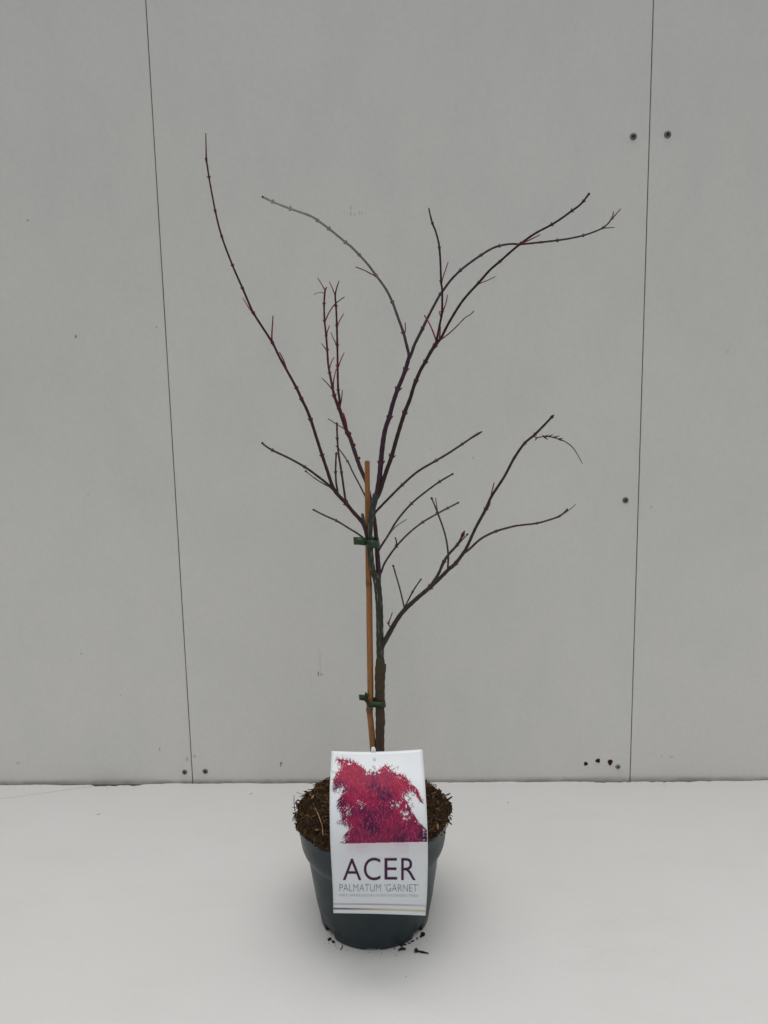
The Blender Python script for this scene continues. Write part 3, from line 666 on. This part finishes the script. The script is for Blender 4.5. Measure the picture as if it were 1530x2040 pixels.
def tie(x0, x1, yl, yr, y_front, y_back, wid, tails, label, Yc):
    wid = wid * .9
    cx = (x0 + x1) / 2; L0 = at(x0, yl, Yc); R0 = at(x1, yr, Yc)
    root = empty('plant_tie', (L0 + R0) / 2); rl_ = Vector(root.location)
    path = []
    for i in range(48):
        a = 2 * math.pi * i / 48; sx = math.copysign(abs(math.cos(a)) ** .75, math.cos(a)); sy = math.copysign(abs(math.sin(a)) ** .8, math.sin(a))
        f_ = (sx + 1) / 2; q = L0.lerp(R0, f_)
        path.append(Vector((q.x, Yc + (y_back - Yc if sy > 0 else Yc - y_front) * sy, q.z + .0004 * math.sin(3 * a))))
    ribbon(path, wid, .0007, 'band', root, rl_, closed=True, upv=Vector((-.15, 0, 1)))
    for t_ in tails:
        ribbon([at(x, y, Y) for (x, y, Y) in t_], wid * .92, .0006, 'tail', root, rl_, upv=Vector((-.05, .1, 1)))
    tag(root, label, 'plant tie', 'green ties round stem and cane')
    return root
def arc(pts, n=6):
    out = []
    for i in range(len(pts) - 1):
        p0, p1_, p2_, p3 = pts[max(i - 1, 0)], pts[i], pts[i + 1], pts[min(i + 2, len(pts) - 1)]
        for k in range(n):
            t = k / n; out.append(tuple(0.5 * ((2 * b) + (-a + c_) * t + (2 * a - 5 * b + 4 * c_ - d) * t * t + (-a + 3 * b - 3 * c_ + d) * t ** 3) for a, b, c_, d in zip(p0, p1_, p2_, p3)))
    out.append(pts[-1]); return out
tie(728.5, 755.5, 1079, 1081.5, -.0130, .0150, .0100, [arc([(729, 1080, -.0085), (722, 1079, -.0125), (712, 1078, -.0135), (705, 1078, -.010), (707, 1077, -.006), (718, 1077, -.004), (728, 1079, -.004)])],
    'upper green plastic tie round the forked stems near the top of the cane', 0.001)
tie(729.5, 767.5, 1398, 1400.5, -.0080, .0080, .0078, [arc([(731, 1395, -.005), (726, 1390, -.010), (721, 1389, -.010), (716, 1389.5, -.008), (718, 1389, -.004), (728, 1391, -.003)]), arc([(733, 1391, -.0015), (730, 1386, -.002), (727, 1382, .0)])],
    'lower green plastic tie round the thick trunk base and the cane', 0.0)

# ------------------------------------------------------------------ plant label
LP = [(0.0, 660.4, 1496, 841.7, 1492.5), (.25, 656.9, 1577, 847.8, 1575), (.55, 658.0, 1676, 852.2, 1674), (.85, 663.0, 1772, 851.2, 1774), (1.0, 664.2, 1819, 847.8, 1824)]
YP = [(0.0, -.078), (.3, -.1115), (.55, -.1225), (.8, -.114), (1.0, -.0985)]
def interp(tab, v, k):
    xs = [t[0] for t in tab]; 
    n = len(tab); i = max(0, min(n - 2, next((j for j in range(n - 1) if v <= xs[j + 1]), n - 2)))
    def y(j): j = max(0, min(n - 1, j)); return tab[j][k]
    def xx(j): return xs[max(0, min(n - 1, j))]
    h = xs[i + 1] - xs[i]; t = (v - xs[i]) / h
    m0 = (y(i + 1) - y(i - 1)) / max(xx(i + 1) - xx(i - 1), 1e-6) * h; m1 = (y(i + 2) - y(i)) / max(xx(i + 2) - xx(i), 1e-6) * h
    return (2 * t ** 3 - 3 * t ** 2 + 1) * y(i) + (t ** 3 - 2 * t ** 2 + t) * m0 + (-2 * t ** 3 + 3 * t ** 2) * y(i + 1) + (t ** 3 - t ** 2) * m1
LABEL_CACHE = {}
def lab_row(v):
    k = round(v, 5)
    if k not in LABEL_CACHE: LABEL_CACHE[k] = tuple(interp(LP, v, i) for i in (1, 2, 3, 4)) + (interp(YP, v, 1),)
    return LABEL_CACHE[k]
def lab(u_, v, lift=0.0):
    v_ = min(max(v, -.02), 1.02)
    xl, yl, xr, yr, Y = lab_row(v_)
    x = xl + (xr - xl) * u_; y = yl + (yr - yl) * u_ + 3.2 * (1 - v_) ** 2 * math.sin(math.pi * u_) - .8 * v_ * math.sin(math.pi * u_)
    q = at(x, y, Y + .0035 * (2 * u_ - 1) ** 2 - .0015)
    if lift:
        xl2, yl2, xr2, yr2, Y2 = lab_row(min(v_ + .01, 1.02)); q2 = at(xl2 + (xr2 - xl2) * u_, yl2, Y2)
        t_ = (q2 - at(x, yl, Y)); nn = Vector((0, t_.z, -t_.y)).normalized()
        if nn.y > 0: nn = -nn
        q = q + nn * lift
    return q
def lab_uv(px, py):                                    # where on the card a printed detail of the photo sits
    v = (py - 1495) / 326.0
    for _ in range(4):
        xl, yl, xr, yr, Y = lab_row(min(max(v, -.02), 1.02)); u_ = (px - xl) / (xr - xl)
        yy = yl + (yr - yl) * u_ + 3.2 * (1 - v) ** 2 * math.sin(math.pi * u_) - .8 * v * math.sin(math.pi * u_)
        v += (py - yy) / 326.0
    return u_, v
tl = NT('label_card', 0.33, 0.5); p = tl.pos()
tl.col(tl.mix(tl.ramp(tl.noise(p, 40, 3), .3, .7), (0.80, 0.825, 0.85), (0.775, 0.80, 0.83)))
CARD = tl.m
tv = NT('label_print', 0.45, 0.3); v_ = tv.n('ShaderNodeVertexColor'); v_.layer_name = 'Col'; tv.col(v_.outputs[0]); PRINT = tv.m
label = empty('plant_label', lab(.5, 1.0)); ROOT = Vector(label.location)
tag(label, 'white card label with a photo of crimson foliage in front of the grey pot', 'plant label')
NU, NV = 24, 60; V, Fc = [], []
for side in (0, 1):
    for j in range(NV + 1):
        for i in range(NU + 1): V.append(lab(i / NU, j / NV, 0 if side == 0 else -.0005))
st = (NU + 1) * (NV + 1)
for j in range(NV):
    for i in range(NU):
        a = j * (NU + 1) + i; Fc.append((a, a + NU + 1, a + NU + 2, a + 1)); Fc.append((st + a, st + a + 1, st + a + NU + 2, st + a + NU + 1))
for j in range(NV):
    for i in (0, NU):
        a = j * (NU + 1) + i; Fc.append((a, a + NU + 1, st + a + NU + 1, st + a))
for i in range(NU):
    for j in (0, NV):
        a = j * (NU + 1) + i; Fc.append((a, a + 1, st + a + 1, st + a))
link('card', mesh('card', V, Fc, ROOT, True), CARD, label)

# the printed picture: painted leaf by leaf into a fine grid of coloured cells
G = 330
gx0, gy0, gx1, gy1 = 655.0, 1502.0, 853.5, 1707.0
img = np.ones((G, G, 4), dtype=np.float32); img[..., 3] = 0
def tog(cx, cy): return ((640 + cx / 6.652 - gx0) / (gx1 - gx0) * G, (1480 + cy / 6.652 - gy0) / (gy1 - gy0) * G)
poly = [tog(*q) for q in [(200, 215), (270, 215), (370, 235), (480, 270), (560, 340), (620, 390), (690, 385), (760, 370), (800, 330), (850, 295), (900, 340), (960, 390), (1060, 420), (1130, 470), (1200, 540), (1260, 600), (1300, 680), (1345, 790), (1290, 740), (1240, 660), (1180, 630), (1100, 670), (1085, 720), (1150, 790), (1180, 850), (1180, 900), (1240, 960), (1290, 1050), (1360, 1110), (1395, 1160), (1405, 1345), (330, 1350), (325, 1280), (320, 1210), (370, 1150), (390, 1110), (320, 1080), (290, 1040), (285, 1010), (285, 930), (240, 870), (215, 850), (235, 740), (290, 670), (300, 580), (230, 590), (165, 620), (160, 560), (170, 480), (210, 400), (280, 340), (255, 260)]]
PXs = np.array(poly)
yy, xx = np.mgrid[0:G, 0:G] + 0.5
ins = np.zeros((G, G), bool)
for (xa, ya), (xb, yb) in zip(PXs, np.roll(PXs, -1, 0)):
    cnd = ((ya > yy) != (yb > yy)); xi = (xb - xa) * (yy - ya) / (yb - ya + 1e-9) + xa
    ins ^= cnd & (xx < xi)
for (hx, hy, ha, hb, an) in ((1120, 925, 48, 30, -.3), (1015, 820, 30, 16, .2), (945, 825, 16, 12, 0), (352, 850, 22, 16, .8), (350, 930, 14, 30, 0), (520, 805, 22, 12, .3), (380, 1125, 22, 18, 0), (1170, 985, 20, 22, 0)):
    cx, cy = tog(hx, hy); a_, b_ = ha / 6.652 / (gx1 - gx0) * G, hb / 6.652 / (gy1 - gy0) * G
    dx, dy_ = xx - cx, yy - cy; X_ = dx * math.cos(an) + dy_ * math.sin(an); Y_ = -dx * math.sin(an) + dy_ * math.cos(an)
    ins &= ~((X_ / a_) ** 2 + (Y_ / b_) ** 2 < 1)
def vnoise(n, seed):
    r = np.random.default_rng(seed); g = r.random((n + 2, n + 2)); X_ = np.clip(xx / G * n, 0, n); Y_ = np.clip(yy / G * n, 0, n)
    xi, yi = X_.astype(int), Y_.astype(int); fx, fy = X_ - xi, Y_ - yi; fx = fx * fx * (3 - 2 * fx); fy = fy * fy * (3 - 2 * fy)
    return (g[yi, xi] * (1 - fx) + g[yi, xi + 1] * fx) * (1 - fy) + (g[yi + 1, xi] * (1 - fx) + g[yi + 1, xi + 1] * fx) * fy
big_n = vnoise(7, 1) * .6 + vnoise(15, 2) * .4; fine = vnoise(50, 3) * .5 + vnoise(110, 4) * .5
def hue(x, y, k):
    t = min(max(y / G, 0), 1); b_ = big_n[min(int(y), G - 1), min(int(x), G - 1)]
    c_top = np.array(srgb(168, 26, 62)); c_mid = np.array(srgb(124, 24, 72)); c_dk = np.array(srgb(64, 14, 56)); c_hi = np.array(srgb(184, 64, 108))
    base_ = c_top * (1 - t) + c_mid * t; m_ = min(max((.60 - b_) * 2.6 + (t - .5) * .5 + (.5 - k) * 1.4, 0), 1)
    c_ = base_ * (1 - m_) + c_dk * m_
    if k > .8: c_ = c_ * .45 + c_hi * .55
    return c_
ys, xs_ = np.nonzero(ins)
body = np.zeros((G, G, 3), np.float32)
for y in range(0, G):
    for x in range(0, G):
        if ins[y, x]: img[y, x, :3] = hue(x, y, .5) * (.75 + .5 * fine[y, x]); img[y, x, 3] = 1
er = ins.copy()
for _ in range(5):
    er = er & np.roll(er, 1, 0) & np.roll(er, -1, 0) & np.roll(er, 1, 1) & np.roll(er, -1, 1)
edge_y, edge_x = np.nonzero(ins & ~er)
deep = er.copy()
for _ in range(9): deep = deep & np.roll(deep, 1, 0) & np.roll(deep, -1, 0) & np.roll(deep, 1, 1) & np.roll(deep, -1, 1)
lace = vnoise(62, 8) * .55 + vnoise(120, 9) * .45
up_ = (yy < G * .84)
img[ins & ~er & (lace > .42) & up_, 3] = 0
img[ins & er & ~deep & (lace > .62) & up_, 3] = 0
keepmask = img[..., 3].copy()
def leafstroke(x, y, an, L, w, colr):
    n = max(2, int(L * 1.6))
    for k in range(n):
        t = k / n; rr = w * (1 - t) + .35; px_ = x + math.cos(an) * L * t; py_ = y + math.sin(an) * L * t + .06 * L * t * t
        x0_, x1_ = int(px_ - rr), int(px_ + rr) + 1; y0_, y1_ = int(py_ - rr), int(py_ + rr) + 1
        for b_ in range(max(y0_, 0), min(y1_, G)):
            for a_ in range(max(x0_, 0), min(x1_, G)):
                if (a_ + .5 - px_) ** 2 + (b_ + .5 - py_) ** 2 < rr * rr: img[b_, a_, :3] = colr; img[b_, a_, 3] = 1
r2_ = random.Random(11)
for i in range(5200):
    j = r2_.randrange(len(ys)); x, y = xs_[j], ys[j]
    if not er[y, x] or keepmask[y, x] < .5 or (not deep[y, x] and r2_.random() < .45): continue
    k = r2_.random(); leafstroke(x, y, math.pi / 2 + r2_.gauss(0, .55), r2_.uniform(5, 16), r2_.uniform(.5, 1.5), hue(x, y, k) * r2_.uniform(.7, 1.3))
for i in range(1500):
    j = r2_.randrange(len(edge_y)); x, y = edge_x[j], edge_y[j]
    if y > G * .87: continue
    out = 1 if x > G * .5 else -1
    an = math.pi / 2 - out * r2_.uniform(-.1, 1.0) + r2_.gauss(0, .3)
    if y < G * .30 and r2_.random() < .4: an = -math.pi / 2 + out * r2_.uniform(-.5, 1.1)
    leafstroke(x, y, an, r2_.uniform(5, 15), r2_.uniform(.1, .6), hue(x, y, r2_.random()) * r2_.uniform(.7, 1.2))
for (cx, cy) in ((690, 310), (720, 340), (650, 345), (930, 320), (965, 340), (1010, 330), (200, 225), (240, 235), (160, 385), (1220, 700), (1190, 740), (1210, 850), (1230, 1040), (215, 1060), (250, 1045), (1340, 740), (1120, 700), (1150, 760), (1200, 810), (1250, 1010), (1265, 1060), (1170, 720), (1215, 1090), (1330, 1080), (310, 1050), (235, 1065), (400, 1100), (380, 1130), (215, 650), (250, 630), (180, 650), (265, 1320), (290, 1318)):
    x, y = tog(cx, cy)
    for q in range(4): leafstroke(x + r2_.uniform(-3, 3), y + r2_.uniform(-3, 3), r2_.uniform(0, 6.28), r2_.uniform(3, 8), .25, np.array(srgb(120, 30, 60)) * r2_.uniform(.5, 1.3))
def ybx(x): return int(tog(0, 1333 - 28 * (x / G))[1])
for x in range(G): img[ybx(x):, x, 3] = 0
wash = np.array((.66, .56, .62)); paper = np.array((.79, .81, .84))
x684 = int((683 - gx0) / (gx1 - gx0) * G)
for x in range(x684, G - 4):
    yb = ybx(x)
    for y in range(yb, G):
        t = (y - yb) / max(1, G - yb)
        s_ = (1 - t) ** .8 * (.55 + .45 * fine[y, x]) * (.6 + .8 * big_n[G // 3, x]) * min(1, (x - x684) / 25)
        if y < yb + 2: img[y, x, :3] = srgb(178, 90, 120); img[y, x, 3] = 1; continue
        if x > G * .8 and vnoise is not None and big_n[10, x] > .45: s_ *= .5
        img[y, x, :3] = paper * (1 - s_) + wash * s_; img[y, x, 3] = 1
vid = -np.ones((G + 1, G + 1), int); V, Fc, K = [], [], []
UV = {}
for b_ in range(G):
    for a_ in range(G):
        if img[b_, a_, 3] < .5: continue
        px_, py_ = gx0 + (a_ + .5) / G * (gx1 - gx0), gy0 + (b_ + .5) / G * (gy1 - gy0)
        q4 = []
        for (da, db) in ((0, 0), (0, 1), (1, 1), (1, 0)):
            i_, j_ = a_ + da, b_ + db
            if (i_, j_) not in UV:
                u_, vv = lab_uv(gx0 + i_ / G * (gx1 - gx0), gy0 + j_ / G * (gy1 - gy0)); UV[(i_, j_)] = lab(min(max(u_, .004), .996), vv, .00018)
            q4.append(UV[(i_, j_)])
        n0 = len(V); V += q4; K += [tuple(img[b_, a_, :3])] * 4; Fc.append((n0, n0 + 1, n0 + 2, n0 + 3))
link('printed_photo', mesh('printed_photo', V, Fc, ROOT, False, K), PRINT, label)

# stripes under the text
def strip(xa, ya, xb, yb_, th, cols, name):
    V, Fc, K = [], [], []; n = 60
    for i in range(n + 1):
        t = i / n; x = xa + (xb - xa) * t; y = ya + (yb_ - ya) * t - 1.0 * math.sin(math.pi * t)
        k = t * (len(cols) - 1); a_ = min(int(k), len(cols) - 2); cc = lerp(cols[a_], cols[a_ + 1], k - a_)
        for s_ in (-1, -.35, .35, 1):
            u_, vv = lab_uv(x, y + s_ * th / 2); V.append(lab(min(max(u_, .002), .998), vv, .00018)); K.append(cc if abs(s_) < .9 else lerp(cc, (.79, .81, .84), .6))
    for i in range(n):
        for k in range(3): a = i * 4 + k; Fc.append((a, a + 1, a + 5, a + 4))
    link(name, mesh(name, V, Fc, ROOT, False, K), PRINT, label)
strip(663.5, 1801, 848.5, 1804.5, 3.4, [(.50, .50, .56), (.40, .41, .47), (.46, .46, .50), (.55, .55, .58)], 'printed_stripe')
strip(664, 1810, 848, 1815.2, 3.8, [(.09, .055, .09), (.16, .11, .14), (.42, .26, .17), (.62, .47, .24), (.60, .58, .33), (.62, .60, .34), (.66, .50, .30)], 'printed_stripe')

# lettering: outlines of the built-in face, thinned, cut fine and laid on the card
def lettering(txt, x0, x1, ytop, ybot, off, colr, skew=0.0, name='lettering', rise=0.0):
    cu = bpy.data.curves.new('t', 'FONT'); cu.body = txt; cu.size = 1; cu.offset = off; cu.resolution_u = 6
    if len(txt) > 4: cu.space_character = 1.0
    o = bpy.data.objects.new('t', cu); S.collection.objects.link(o)
    bpy.context.view_layer.update()
    me = bpy.data.meshes.new_from_object(o.evaluated_get(bpy.context.evaluated_depsgraph_get()))
    bpy.data.objects.remove(o)
    bm = bmesh.new(); bm.from_mesh(me)
    xs = [v.co.x for v in bm.verts]; ys_ = [v.co.y for v in bm.verts]
    a0, a1, b0, b1 = min(xs), max(xs), min(ys_), max(ys_)
    for k in range(1, 14):
        bmesh.ops.bisect_plane(bm, geom=bm.verts[:] + bm.edges[:] + bm.faces[:], plane_co=(0, b0 + (b1 - b0) * k / 14, 0), plane_no=(0, 1, 0))
    for k in range(1, 14):
        bmesh.ops.bisect_plane(bm, geom=bm.verts[:] + bm.edges[:] + bm.faces[:], plane_co=(a0 + (a1 - a0) * k / 14, 0, 0), plane_no=(1, 0, 0))
    for v in bm.verts:
        tx, ty = (v.co.x - a0) / (a1 - a0), (v.co.y - b0) / (b1 - b0)
        px_ = x0 + (x1 - x0) * tx; py_ = ybot + (ytop - ybot) * ty + rise * tx
        u_, vv = lab_uv(px_, py_); v.co = lab(u_, vv, .0003) - ROOT
    bmesh.ops.triangulate(bm, faces=bm.faces[:])
    m2 = bpy.data.meshes.new(name); bm.to_mesh(m2); bm.free()
    a = m2.color_attributes.new('Col', 'FLOAT_COLOR', 'POINT'); arr = np.tile(np.array((*colr, 1), np.float32), len(m2.vertices)); a.data.foreach_set('color', arr)
    return link(name, m2, PRINT, label)
PURPLE = srgb(66, 6, 62)
for ch, a_, b_, ya, yb_ in (('A', 683, 720, 1710.3, 1753), ('C', 724.8, 758, 1708.5, 1753.4), ('E', 766, 791.3, 1709.2, 1752), ('R', 799.3, 828.3, 1709.2, 1753)):
    lettering(ch, a_, b_, ya, yb_, -.004, PURPLE)
lettering("PALMATUM 'GARNET'", 676.5, 834, 1760.3, 1775.2, -.018, srgb(128, 130, 138), rise=.8)
lettering("MAPLE | JAPANSE ESDOORN | ROTER SCHLITZAHORN | ERABLE", 676.5, 833.5, 1780.5, 1787.0, -.012, srgb(172, 174, 180), rise=1.2)

# stalk of the label: white strip stuck in the soil, tab showing above the card
V, Fc = [], []
stk = [(743.5, 1489, -.0795), (743.8, 1494, -.0803), (744, 1500, -.0785), (744.5, 1530, -.066), (745, 1575, -.050), (745, 1640, -.040)]
for i, (x, y, Y) in enumerate(stk):
    q = at(x, y, Y); w = (.0015, .0025, .0026, .0026, .0026, .0026)[i]
    for (sx, sy) in ((-1, 0), (1, 0), (1, 1), (-1, 1)): V.append(q + Vector((sx * w, sy * .0012, 0)))
for i in range(len(stk) - 1):
    for k in range(4): Fc.append((4 * i + k, 4 * i + (k + 1) % 4, 4 * i + 4 + (k + 1) % 4, 4 * i + 4 + k))
Fc.append((0, 1, 2, 3))
link('stalk', mesh('stalk', V, Fc, ROOT, False), CARD, label)
V, Fc = [], []
for i in range(24):
    a = 2 * math.pi * i / 24
    for (k, lf) in ((1, .00016), (.72, .0006)):
        u_, vv = lab_uv(746 + 3.2 * k * math.cos(a), 1512 + 4.6 * k * math.sin(a)); V.append(lab(u_, vv, lf))
for i in range(24): j = (i + 1) % 24; Fc.append((2 * i, 2 * j, 2 * j + 1, 2 * i + 1))
Fc.append(tuple(2 * i + 1 for i in range(24)))
link('fastener', mesh('fastener', V, Fc, ROOT, True), plain('fastener_plastic', (.62, .65, .70), .4), label)

# ------------------------------------------------------------------ loose bits
FIB = NT('loose_fibre', .8, .2); v_ = FIB.n('ShaderNodeVertexColor'); v_.layer_name = 'Col'; FIB.col(v_.outputs[0]); FIB = FIB.m
def fibre(pts, r, colr, name, label_, cat, grp=None):
    C = [Vector(q) for q in pts]; S2 = []
    for i in range(len(C) - 1):
        p0, p1_, p2_, p3 = C[max(i - 1, 0)], C[i], C[i + 1], C[min(i + 2, len(C) - 1)]
        for k in range(6):
            t = k / 6; S2.append(0.5 * ((2 * p1_) + (-p0 + p2_) * t + (2 * p0 - 5 * p1_ + 4 * p2_ - p3) * t * t + (-p0 + 3 * p1_ - 3 * p2_ + p3) * t ** 3))
    S2.append(C[-1]); n = len(S2)
    V, Fc, K = tube_geo(S2, [r * (1 - .5 * abs(2 * i / (n - 1) - 1) ** 2) for i in range(n)], [colr] * n, 7)
    o = link(name, mesh(name, V, Fc, C[0], True, K), FIB); o.location = C[0]; tag(o, label_, cat, grp); return o
def sp(px, py, dz=0.002):                               # a pixel carried down to the soil heap
    q = on_table(px, py, RIM_Z + .008)
    for _ in range(5): q = on_table(px, py, soil_z(q.x, q.y) + dz)
    return q
fibre([sp(626.5, 1608, .003), sp(633, 1620, .004), sp(638, 1634, .004), sp(642.5, 1648, .003), sp(643, 1660, .003), sp(647, 1669, .001)], .00055, (.36, .22, .13), 'straw', 'long pale curved straw lying on the soil left of the card', 'straw')
q = on_table(622.5, 1588, RIM_Z + .012)
fibre([sp(621, 1591, .003), sp(623, 1588, .003), sp(625, 1584, .003)], .0010, (.33, .21, .12), 'bark_chip', 'small pale chip on the upper left of the soil heap', 'wood chip')
fibre([sp(629, 1653.5, .002), sp(631, 1654, .003), sp(634, 1653, .002)], .0012, (.20, .15, .10), 'bark_chip', 'dull buff crumb on the soil near the front left rim', 'wood chip')
fibre([at(871.5, 1642, -.075), at(872, 1647, -.078), at(872.5, 1652, -.078)], .0014, (.28, .14, .08), 'bark_chip', 'tan chip caught on the right pot rim beside the card', 'wood chip')
fibre([at(586, 1584, -.01), at(586, 1600, -.012), at(588, 1618, -.014), at(590, 1630, -.016), at(592.5, 1643, -.016)], .0005, (.015, .012, .010), 'root_fibre', 'thin black root hanging over the left pot rim', 'root')
fibre([at(588, 1602, -.012), at(590, 1597, -.010), at(594, 1594, -.005), at(598, 1597, 0), at(603, 1600, .004)], .0008, (.012, .010, .008), 'root_fibre', 'short black looped root at the left edge of the soil', 'root')
fibre([at(590, 1578, 0), at(595, 1580, .002), at(602, 1583, .004), at(608, 1588, .006)], .00035, (.30, .26, .22), 'root_fibre', 'fine pale hair at the upper left edge of the soil', 'root')
fibre([at(886, 1585, -.002), at(892, 1583, -.002), at(897, 1580.5, -.002)], .0009, (.02, .012, .008), 'bark_chip', 'upper of two dark splinters poking out at the right soil edge', 'wood chip')
fibre([at(888, 1594, -.004), at(895, 1591, -.004), at(901, 1586.5, -.004)], .0011, (.028, .015, .010), 'bark_chip', 'lower of two dark splinters poking out at the right soil edge', 'wood chip')
fibre([at(888, 1619, -.01), at(896, 1623, -.012), at(903, 1627, -.013)], .0005, (.14, .12, .08), 'root_fibre', 'pale straight fibre sticking out at the right pot rim', 'root')

def crumb(px, py, L, r, ang, colr, name, lab_, cat, grp=None, bend=.0):
    q = on_table(px, py, r * .9); d = Vector((math.cos(ang), math.sin(ang), 0)); s_ = Vector((-d.y, d.x, 0))
    n = 7; C = [q + d * (L * (i / (n - 1) - .5)) + s_ * (bend * L * math.sin(math.pi * i / (n - 1))) for i in range(n)]
    R = [r * (.35 + .65 * math.sin(math.pi * (i + .5) / n)) * random.uniform(.75, 1.2) for i in range(n)]
    V, Fc, K = tube_geo(C, R, [tuple(v * random.uniform(.6, 1.3) for v in colr) for _ in range(n)], 7)
    V = [v + Vector((random.uniform(-1, 1), random.uniform(-1, 1), random.uniform(-.5, 1))) * r * .18 for v in V]
    o = link(name, mesh(name, V, Fc, q, True, K), FIB); o.location = q; tag(o, lab_, cat, grp); return o
DK = (.022, .014, .011)
crumb(801, 1892, .0085, .0019, .25, (.05, .027, .014), 'soil_crumb', 'brown curled bark crumb on the table in front of the pot foot', 'soil crumb', bend=.25)
crumb(829, 1893, .0040, .0024, -.2, DK, 'soil_crumb', 'black lump at the head of the splinter on the table', 'soil crumb')
crumb(841, 1896.5, .0150, .0013, -.28, (.03, .016, .018), 'wood_splinter', 'dark pointed splinter lying on the table right of the pot foot', 'splinter')
crumb(843, 1861, .0050, .0024, .3, DK, 'soil_crumb', 'black lump against the right side of the pot foot', 'soil crumb')
crumb(657.5, 1872, .0045, .0015, .9, DK, 'soil_crumb', 'dark arched crumb left of the pot foot', 'soil crumb', bend=.4)
crumb(664, 1876, .0035, .0015, -.4, DK, 'soil_crumb', 'small black crumb touching the left front of the pot foot', 'soil crumb')
fibre([on_table(681, 1880, .002), on_table(682, 1885, .001), on_table(680, 1890, .0006), on_table(677, 1892, .0006)], .0005, DK, 'root_fibre', 'short black hair hooked on the table at the front left of the pot', 'root')
crumb(750, 1889, .0022, .0009, 1.2, DK, 'soil_crumb', 'tiny black crumb under the front notch of the pot', 'soil crumb')
for i, (px, py) in enumerate(((808, 1880), (815, 1877), (822, 1873), (830, 1868.5), (799, 1884), (788, 1888), (836, 1864))):
    o = crumb(px + random.uniform(-3, 3), py + random.uniform(-.5, 2.2), random.uniform(.0012, .005), random.uniform(.0005, .0013), random.uniform(-.6, 1.6), DK, 'soil_crumb', 'one of the dark crumbs lining the right front edge of the pot foot', 'soil crumb', 'crumbs along the pot foot')
for i, (px, py) in enumerate(((655, 1879), (668, 1884), (760, 1899), (735, 1897), (809, 1945), (690, 1893), (672, 1889), (850, 1874), (790, 1903))):
    crumb(px, py, random.uniform(.0006, .0014), .0004, random.uniform(0, 3), (.06, .045, .035), 'soil_crumb', 'tiny dust-like speck of soil scattered on the table before the pot', 'soil crumb', 'specks of soil on the table')
crumb(500, 1581, .0050, .0004, 1.1, (.16, .14, .12), 'wood_splinter', 'thin grey sliver on the table left of the pot near the wall', 'splinter')
crumb(196, 1622, .0048, .0004, .7, (.22, .2, .18), 'wood_splinter', 'faint grey sliver on the table at the far left', 'splinter')
crumb(1011.5, 1599, .0016, .0007, .4, (.10, .09, .08), 'soil_crumb', 'lone grey crumb on the table right of the pot', 'soil crumb')

S.render.engine = 'CYCLES'
S.cycles.max_bounces = 8
